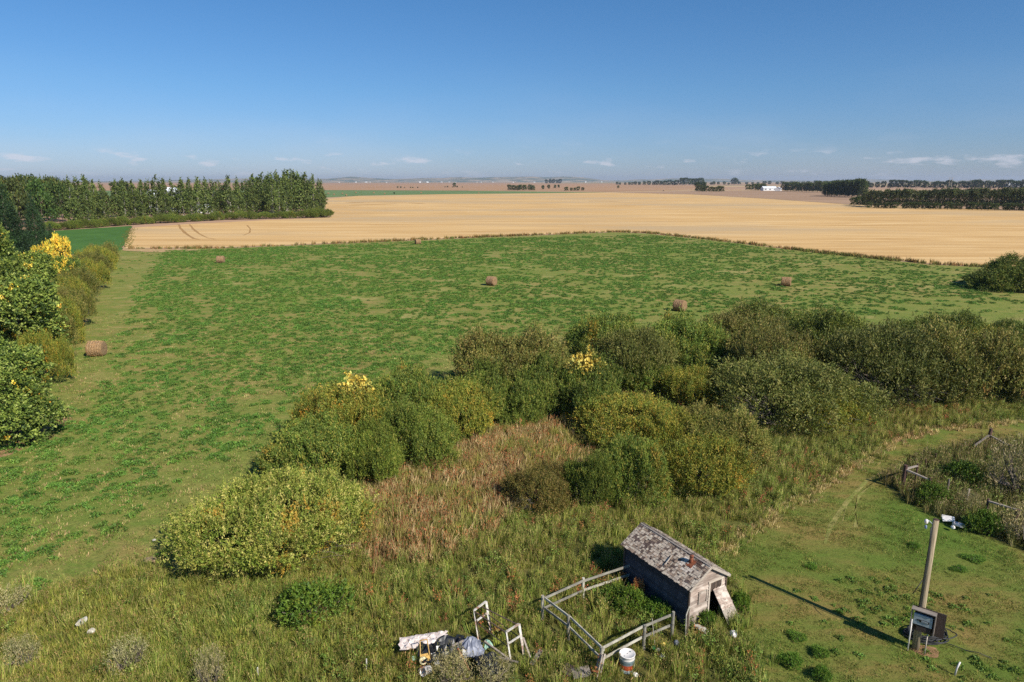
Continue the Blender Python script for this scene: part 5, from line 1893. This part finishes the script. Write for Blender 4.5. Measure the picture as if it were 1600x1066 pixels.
M['pinkwhite'] = simple('faded_sheet', lin(238, 226, 218), lin(196, 176, 166), 5, .8, bm=.3)
M['blacktarp'] = simple('black_sheeting', (.018, .018, .02), (.008, .008, .009), 4, .35, bm=.3)
M['greytarp'] = simple('grey_tarpaulin', lin(128, 132, 144), lin(88, 92, 106), 4, .45, bm=.3)
M['yellow'] = simple('yellow_paint', lin(214, 176, 96), lin(160, 120, 60), 6, .6)
M['mint'] = simple('mint_bag', lin(172, 206, 186), lin(130, 170, 150), 6, .5)
M['stone'] = simple('pale_stone', lin(206, 200, 186), lin(150, 142, 128), 5, .9, bm=.5, bd=.03)


def lay(name, me, mat, x, y, z, rz, label, cat, rx=0, ry=0, group=None):
    me.materials.append(mat)
    o = link(name, me)
    o.location = at(x, y, z)
    o.rotation_euler = (rx, ry, rz)
    return tag(o, label, cat, group)


lay('faded_mattress', crumple(1.62, .52, .12, 3, 20, 8), M['pinkwhite'], 663, 1001, .48, .27, 'crumpled pinkish white sheet draped over the junk pile', 'sheet', rx=.25)
lay('black_sheeting', crumple(1.7, 1.0, .4, 5, 16, 10), M['blacktarp'], 692, 1016, .36, .3, 'black plastic sheeting in the junk between white sheet and grey tarpaulin', 'sheeting')
lay('black_sheeting', crumple(.75, 1.0, .3, 8, 12, 12), M['blacktarp'], 764, 1040, .34, .3, 'black plastic sheeting spilling forward below the grey tarpaulin', 'sheeting')
lay('grey_tarpaulin', crumple(.9, .85, .10, 7, 16, 14, peak=.5), M['greytarp'], 734, 1016, .25, .3, 'grey tarpaulin tented to a peak over the junk', 'tarpaulin')
lay('mint_bag', crumple(.32, .34, .14, 12, 8, 8, peak=.22), M['mint'], 762, 1010, .12, .4, 'pale mint plastic bag beside the rusty frame', 'bag')
lay('white_cloth', crumple(.16, .42, .08, 14, 6, 8), M['white'], 680, 1030, .4, .5, 'narrow white cloth hanging beside the yellow chair frame', 'cloth', rx=.5)
# yellow folding chair frame
yc = empty('folding_chair', at(665, 1046), .3)
cf_ = MB()
for x in (-.16, .16):
    cf_.tube([(x - .04 * np.sign(x), .25, .95), (x, 0, .45), (x * 1.3, -.28, 0)], .017, 6)
cf_.tube([(-.12, .25, .95), (.12, .25, .95)], .017, 6)
cf_.tube([(-.17, 0, .45), (.17, 0, .45)], .014, 6)
link('front_frame', cf_.mesh('chair_frame', M['yellow'], True), yc)
cf2 = MB()
for x in (-.14, .14):
    cf2.tube([(x, -.18, .5), (x * 1.3, .35, 0)], .015, 6)
cf2.tube([(-.17, .3, .05), (.17, .3, .05)], .014, 6)
link('back_frame', cf2.mesh('chair_legs', M['yellow'], True), yc)
link('seat', MB().box((0, -.02, .47), (.30, .26, .02), Euler((R(25), 0, 0))).mesh('chair_seat', M['yellow']), yc)
tag(yc, 'faded yellow folding chair frame standing in the junk pile', 'chair')
# bucket and basin
bk = empty('white_bucket', at(671, 1052) + Vector((0, 0, .15)))
bk.rotation_euler = (R(70), 0, R(-35))
link('bucket_body', MB().lathe([(.13, 0), (.15, .33), (.16, .34), (.16, .36), (.14, .35), (.12, .03), (.01, .02)], 18, cap=False).mesh('bucket', M['white'], True), bk)
tag(bk, 'white plastic bucket lying on its side in the junk', 'bucket')
bt = empty('round_lid', at(662, 1048) + Vector((0, -.05, .42)))
bt.rotation_euler = (R(50), 0, .3)
link('lid_disc', MB().lathe([(.13, 0), (.13, .02), (.10, .03), (.05, .035)], 18).mesh('lid', simple('cream_plastic', lin(226, 214, 170), lin(190, 176, 130), 5, .5), True), bt)
tag(bt, 'cream round lid leaning on the white bucket', 'lid')
for i, (x, y, z, L_, a, el_, mt, lb) in enumerate([(706, 1010, .55, .9, .5, .15, 'greyboard', 'grey stick lying across the black sheeting'), (724, 1030, .4, .8, 2.2, .5, 'irondark2', 'rusty rod leaning on the grey tarpaulin'),
        (650, 1012, .35, .8, .3, .0, 'darktrim', 'dark plank end under the pinkish white sheet'), (776, 1016, .25, 1.1, 2.5, .2, 'greyboard', 'bleached stick lying under the metal rack'),
        (790, 1030, .2, .9, 2.9, .1, 'greyboard', 'bleached branch below the near end of the metal rack'), (823, 1012, .3, .7, 2.0, .6, 'greyboard', 'splintered stick leaning right of the metal rack')]):
    c_ = at(x, y, z)
    dv = Vector((math.cos(a) * math.cos(el_), math.sin(a) * math.cos(el_), math.sin(el_))) * L_ / 2
    if mt == 'irondark2': mt = 'panel_'; M[mt] = M['rust']
    o = link('scrap_stick', MB().bar(c_ - dv, c_ + dv, .06, .035).mesh('scrap_stick', M[mt]))
    tag(o, lb, 'scrap stick', 'sticks in the junk pile')

# two-ended metal stand
z1 = .80


def end_frame(name, pL, pR, h, bar_t, lean):
    pass


fL = at(740.5, 954, 1.0)
fR = at(759.5, 940, 1.0)
gL = at(791, 987.5, 1.0)
gR = at(811, 975, 1.0)
rk = empty('metal_rack', (0.5 * (fL.x + gR.x), .5 * (fL.y + gR.y), 0))
tag(rk, 'rusty metal rack with two white painted end frames in the weeds', 'metal rack')
o3 = rk.location
M['framewhite'] = simple('chipped_white', lin(222, 218, 206), lin(170, 160, 146), 9, .6, extra=lin(150, 110, 84))
M['irondark'] = simple('rusty_iron', lin(96, 78, 66), lin(58, 46, 40), 9, .8)
fwd = Vector((.25, -.75, 0)).normalized()
for (a, b, nm) in ((fL, fR, 'far'), (gL, gR, 'near')):
    m_ = MB()
    da = Vector((.16, -.30, -1.0))
    La, Lb = a - o3, b - o3
    m_.bar(La, Lb, .07, .04)
    m_.bar(La, La + da, .05, .04)
    m_.bar(Lb, Lb + da, .085, .04)
    m_.bar(La + da * .38, Lb + da * .38, .055, .04)
    link('end_frame', m_.mesh('end_frame', M['framewhite']), rk)
for p, q, dz in ((fL, gL, 0), (fL.lerp(fR, .6), gR, -.03)):
    link('long_bar', MB().tube([p - o3 + Vector((0, 0, dz - .03)), q - o3 + Vector((0, 0, dz - .03))], .022, 6).mesh('long_bar', M['irondark']), rk)
link('low_bar', MB().tube([fL - o3 + Vector((.08, -.1, -.4)), gL - o3 + Vector((.05, -.1, -.5))], .018, 6).mesh('low_bar', M['irondark']), rk)
link('low_bar', MB().tube([fR - o3 + Vector((.05, -.1, -.45)), gR - o3 + Vector((.05, -.1, -.5))], .018, 6).mesh('low_bar', M['irondark']), rk)
link('diagonal_bar', MB().tube([fL - o3, fL - o3 + Vector((.25, -.35, -.95))], .014, 6).mesh('diagonal_bar', M['irondark']), rk)

# small litter
def rock(name, x, y, s, z, mat, label, cat, seed, flat=.5, group=None):
    r_ = np.random.default_rng(seed)
    bm = bmesh.new()
    bmesh.ops.create_icosphere(bm, subdivisions=2, radius=1)
    for v in bm.verts:
        k = .75 + .5 * float(vnoise(v.co.x * 2 + seed, v.co.y * 2 + v.co.z, .8, seed % 7))
        v.co = Vector((v.co.x * s[0] * k, v.co.y * s[1] * k, v.co.z * s[2] * k + s[2] * .5))
    me = bpy.data.meshes.new(name)
    bm.to_mesh(me)
    bm.free()
    me.materials.append(mat)
    o = link(name, me)
    o.location = at(x, y, z)
    o.rotation_euler = (0, 0, r_.random() * 3)
    return tag(o, label, cat, group)


rock('pale_stone', 128, 974, (.26, .14, .10), .20, M['stone'], 'larger flat pale stone in the weeds at the lower left', 'stone', 1)
rock('pale_stone', 143, 988, (.14, .10, .10), .25, M['stone'], 'smaller white stone just below the flat one at the lower left', 'stone', 2)
rock('pale_stone', 241, 845, (.09, .07, .06), .05, M['stone'], 'tiny white stone on the hay field edge', 'stone', 3)
rock('pale_stone', 235, 876, (.30, .22, .07), .02, M['dirt'] if False else simple('tan_stone', lin(176, 150, 116), lin(140, 116, 84), 5, .9), 'flat tan stone below the tiny white one', 'stone', 4)
rock('pale_stone', 1096, 985, (.26, .14, .10), .15, M['stone'], 'flat pale stone before the shed front corner', 'stone', 5)
rock('white_rag', 1146, 993, (.16, .12, .12), .12, M['white'], 'crumpled white rag at the lawn edge right of the shed', 'rag', 6)
rock('white_rag', 993, 1056, (.11, .09, .06), .12, M['white'], 'small cream rag below the white drum', 'rag', 7)
rock('grey_bag', 1057, 1007, (.10, .10, .12), .2, M['greytarp'], 'small grey bag at the foot of the last pen post', 'bag', 8)
rock('green_bottle', 1021, 1014, (.08, .06, .08), .2, simple('green_plastic', lin(60, 150, 80), lin(40, 110, 60), 5, .4), 'green plastic scrap under the pen fence', 'plastic scrap', 9)
rock('yellow_scrap', 1036, 1009, (.10, .06, .09), .22, simple('yellow_plastic', lin(220, 196, 90), lin(180, 150, 60), 5, .5), 'yellow plastic scrap right of the green one', 'plastic scrap', 10)
rock('white_scrap', 1028, 1018, (.10, .08, .08), .15, M['white'], 'white plastic scrap in the coloured litter, upper one', 'plastic scrap', 11)
rock('white_scrap', 1035, 1026, (.12, .08, .07), .12, M['white'], 'white plastic scrap in the coloured litter, lowest one', 'plastic scrap', 12)
rock('white_scrap', 647, 1031, (.10, .08, .08), .2, M['mint'], 'pale scrap left of the yellow chair frame', 'plastic scrap', 13)
o = link('broken_crate', MB().box((0, 0, .12), (.62, .40, .03), Euler((R(20), R(-12), 0))).box((-.1, .22, .1), (.5, .03, .25)).box((.28, 0, .08), (.03, .4, .2)).mesh('broken_crate', M['white']))
o.location = at(1482, 814, .15)
o.scale = (.8, .8, .8)
o.rotation_euler = (0, 0, -.5)
tag(o, 'broken white crate dumped at the corral edge', 'crate')
rock('pink_scrap', 1498, 822, (.30, .16, .12), .15, M['pinkwhite'], 'pinkish white scrap beside the broken crate', 'plastic scrap', 14)
rock('pink_scrap', 1489, 826, (.10, .10, .10), .15, M['white'], 'small white scrap between the crate and the pinkish one', 'plastic scrap', 15)

# weeds against the shed: orange one and leafy ones
SH['autumnweed'] = make_shrub(33, 1.0, 1.0, 500, 0.10, 0.045, 8, .25, cols=[lin(168, 112, 66), lin(140, 88, 54), lin(180, 136, 86)], w=(3, 2, 2), lobes=5)
place_box(SH['autumnweed'], 986, 1006, 905, 940, 'orange withered sapling against the dark shed wall', (1, 1, 1), 1, 1, name='orange_sapling', cat='sapling', group=None)
place_box(SH['autumnweed'], 965, 980, 898, 918, 'small red weed at the far foot of the shed wall', (.9, .7, .7), 1, 1, name='red_weed', cat='weed', group=None)
for x0, x1, yt, yb, cc, lb in ((930, 985, 915, 950, (1.0, .78, .6), 'yellow-green bush in the pen near the far rails'), (960, 1010, 925, 968, (1.05, .80, .55), 'leafy bush in the middle of the pen'), (1000, 1050, 940, 975, (.85, .85, .55), 'green bush in the pen by the shed corner'),
                               (1088, 1116, 955, 985, (.9, .85, .7), 'scraggly weed bush before the shed doorway'), (1140, 1168, 925, 965, (1.2, 1.0, .7), 'dry yellow weed bush right of the fallen door')):
    place_box(SH['small'], x0, x1, yt, yb, lb, cc, 1, 1, name='pen_weed', cat='weed bush', group='weed bushes around the shed')

# ------------------------------------------------------------------ far buildings and poles
M['farwhite'] = simple('white_siding', lin(232, 232, 230), lin(205, 205, 205), .3, .6)
M['farroof'] = simple('metal_roof', lin(225, 228, 230), lin(190, 195, 200), .3, .5)
M['glass'] = simple('dark_window', (.03, .035, .04), (.02, .02, .025), 2, .2)


def house(name, base, w, d, h, rise, rz, label, group=None, wins=3, cat='building'):
    o = empty(name, base, rz)
    link('wall', MB().prism([(-w / 2, -d / 2, 0), (-w / 2, -d / 2, h), (-w / 2, 0, h + rise), (-w / 2, d / 2, h), (-w / 2, d / 2, 0)], (w, 0, 0)).mesh('house_wall', M['farwhite']), o)
    rf = MB()
    for s in (-1, 1):
        rf.prism([(-w / 2 - .4, s * (d / 2 + .5), h - .2 * rise), (-w / 2 - .4, 0, h + rise + .25), (-w / 2 - .4, 0, h + rise + .5), (-w / 2 - .4, s * (d / 2 + .5), h + .25 - .2 * rise)], (w + .8, 0, 0))
    link('roof', rf.mesh('house_roof', M['farroof']), o)
    for k in range(wins):
        x = -w / 2 + w * (k + .5) / wins
        link('window', MB().box((x, -d / 2 - .03, h * .55), (w / wins * .35, .08, h * .35)).mesh('house_window', M['glass']), o)
    link('door', MB().box((w * .36, -d / 2 - .05, 1.1), (1.1, .06, 2.2)).mesh('house_door', M['farroof']), o)
    return tag(o, label, cat, group)


house('farm_building', at(1201, 298), 24, 10, 4.2, 2.6, R(8), 'long white farm building with a pale roof far off at the right')
house('farm_building', at(1216, 298.5), 10, 9, 4, 2.2, R(60), 'smaller white building adjoining the long white one far off', wins=2)
house('farm_house', at(244, 330), 5.5, 5.5, 8.5, 2.4, R(20), 'white house glimpsed between the poplars, left of two', wins=1, cat='house')
house('farm_house', at(274, 330), 6.5, 6, 10, 2.2, R(10), 'taller white house glimpsed between the poplars, right of two', wins=1, cat='house')
house('farm_building', at(318, 333), 8, 6, 2.6, 1.2, R(10), 'low white shed glimpsed between the poplar trunks', wins=1)
tb = None
hr = np.random.default_rng(9)
xs_ = [572, 578, 590, 604, 640, 656, 668, 690, 702, 712, 724, 731, 745, 752, 770, 786, 802, 822, 835, 851, 868, 890, 915, 940, 556, 530]
hm = MB().prism([(-1, -1, 0), (-1, -1, 1), (-1, 0, 1.5), (-1, 1, 1), (-1, 1, 0)], (2, 0, 0)).mesh('far_building', M['farwhite'])
for i, x in enumerate(sorted(xs_)):
    y_ = 284.3 + hr.random() * 1.2
    o = link('distant_building', hm)
    o.location = at(x, y_)
    k = hr.uniform(5, 12)
    o.scale = (k, k * .6, k * .55)
    o.rotation_euler = (0, 0, hr.uniform(-.4, .4))
    tag(o, f'tiny white building of the town on the horizon, {ORD[i]} from the left', 'building', 'white buildings on the horizon')
for i, x in enumerate((1588, 1594, 1577)):
    o = link('distant_building', hm)
    o.location = at(x, 292)
    o.scale = (9, 6, 6)
    tag(o, ['middle', 'rightmost', 'leftmost'][i] + ' of three tiny white buildings among the far trees at the right edge', 'building', 'white buildings at the right edge')
for x, lb in ((1481, 'left one of two thin pale power poles above the aspen grove'), (1485, 'right one of two thin pale power poles above the aspen grove')):
    b = at(x, 303)
    o = empty('power_pole', b)
    h = zat(b, 277.5)
    link('mast', MB().tube([(0, 0, 0), (0, 0, h)], [.32, .24], 6).mesh('mast', M['palebark']), o)
    link('crossarm', MB().box((0, 0, h - .5), (4.5, .25, .3)).mesh('crossarm', M['palebark']), o)
    tag(o, lb, 'power pole', 'power poles behind the aspen grove')

# remove the prototypes at the origin
for t in list(SH.values()) + poplars + rounds + aspens + [spruce, golden, sapling, BALE] + maples:
    hide_proto(t)

# ------------------------------------------------------------------ haze
hz = MB().box((0, 0, 45), (27600, 27600, 94)).mesh('haze', None)
hm_ = bpy.data.materials.new('haze')
hm_.use_nodes = True
hn = hm_.node_tree.nodes
hn.clear()
pv_ = hn.new('ShaderNodeVolumePrincipled')
pv_.inputs['Color'].default_value = (.72, .82, 1.0, 1)
pv_.inputs['Density'].default_value = 6e-5
pv_.inputs['Anisotropy'].default_value = 0.2
ho = hn.new('ShaderNodeOutputMaterial')
hm_.node_tree.links.new(pv_.outputs[0], ho.inputs['Volume'])
hz.materials.append(hm_)
tag(link('haze', hz), 'thin blue air over the far prairie', 'haze', kind='stuff')
print('tall', ntall, 'alfalfa', nalf, 'objects', len(bpy.data.objects), 'faces', sum(len(m.polygons) for m in bpy.data.meshes))
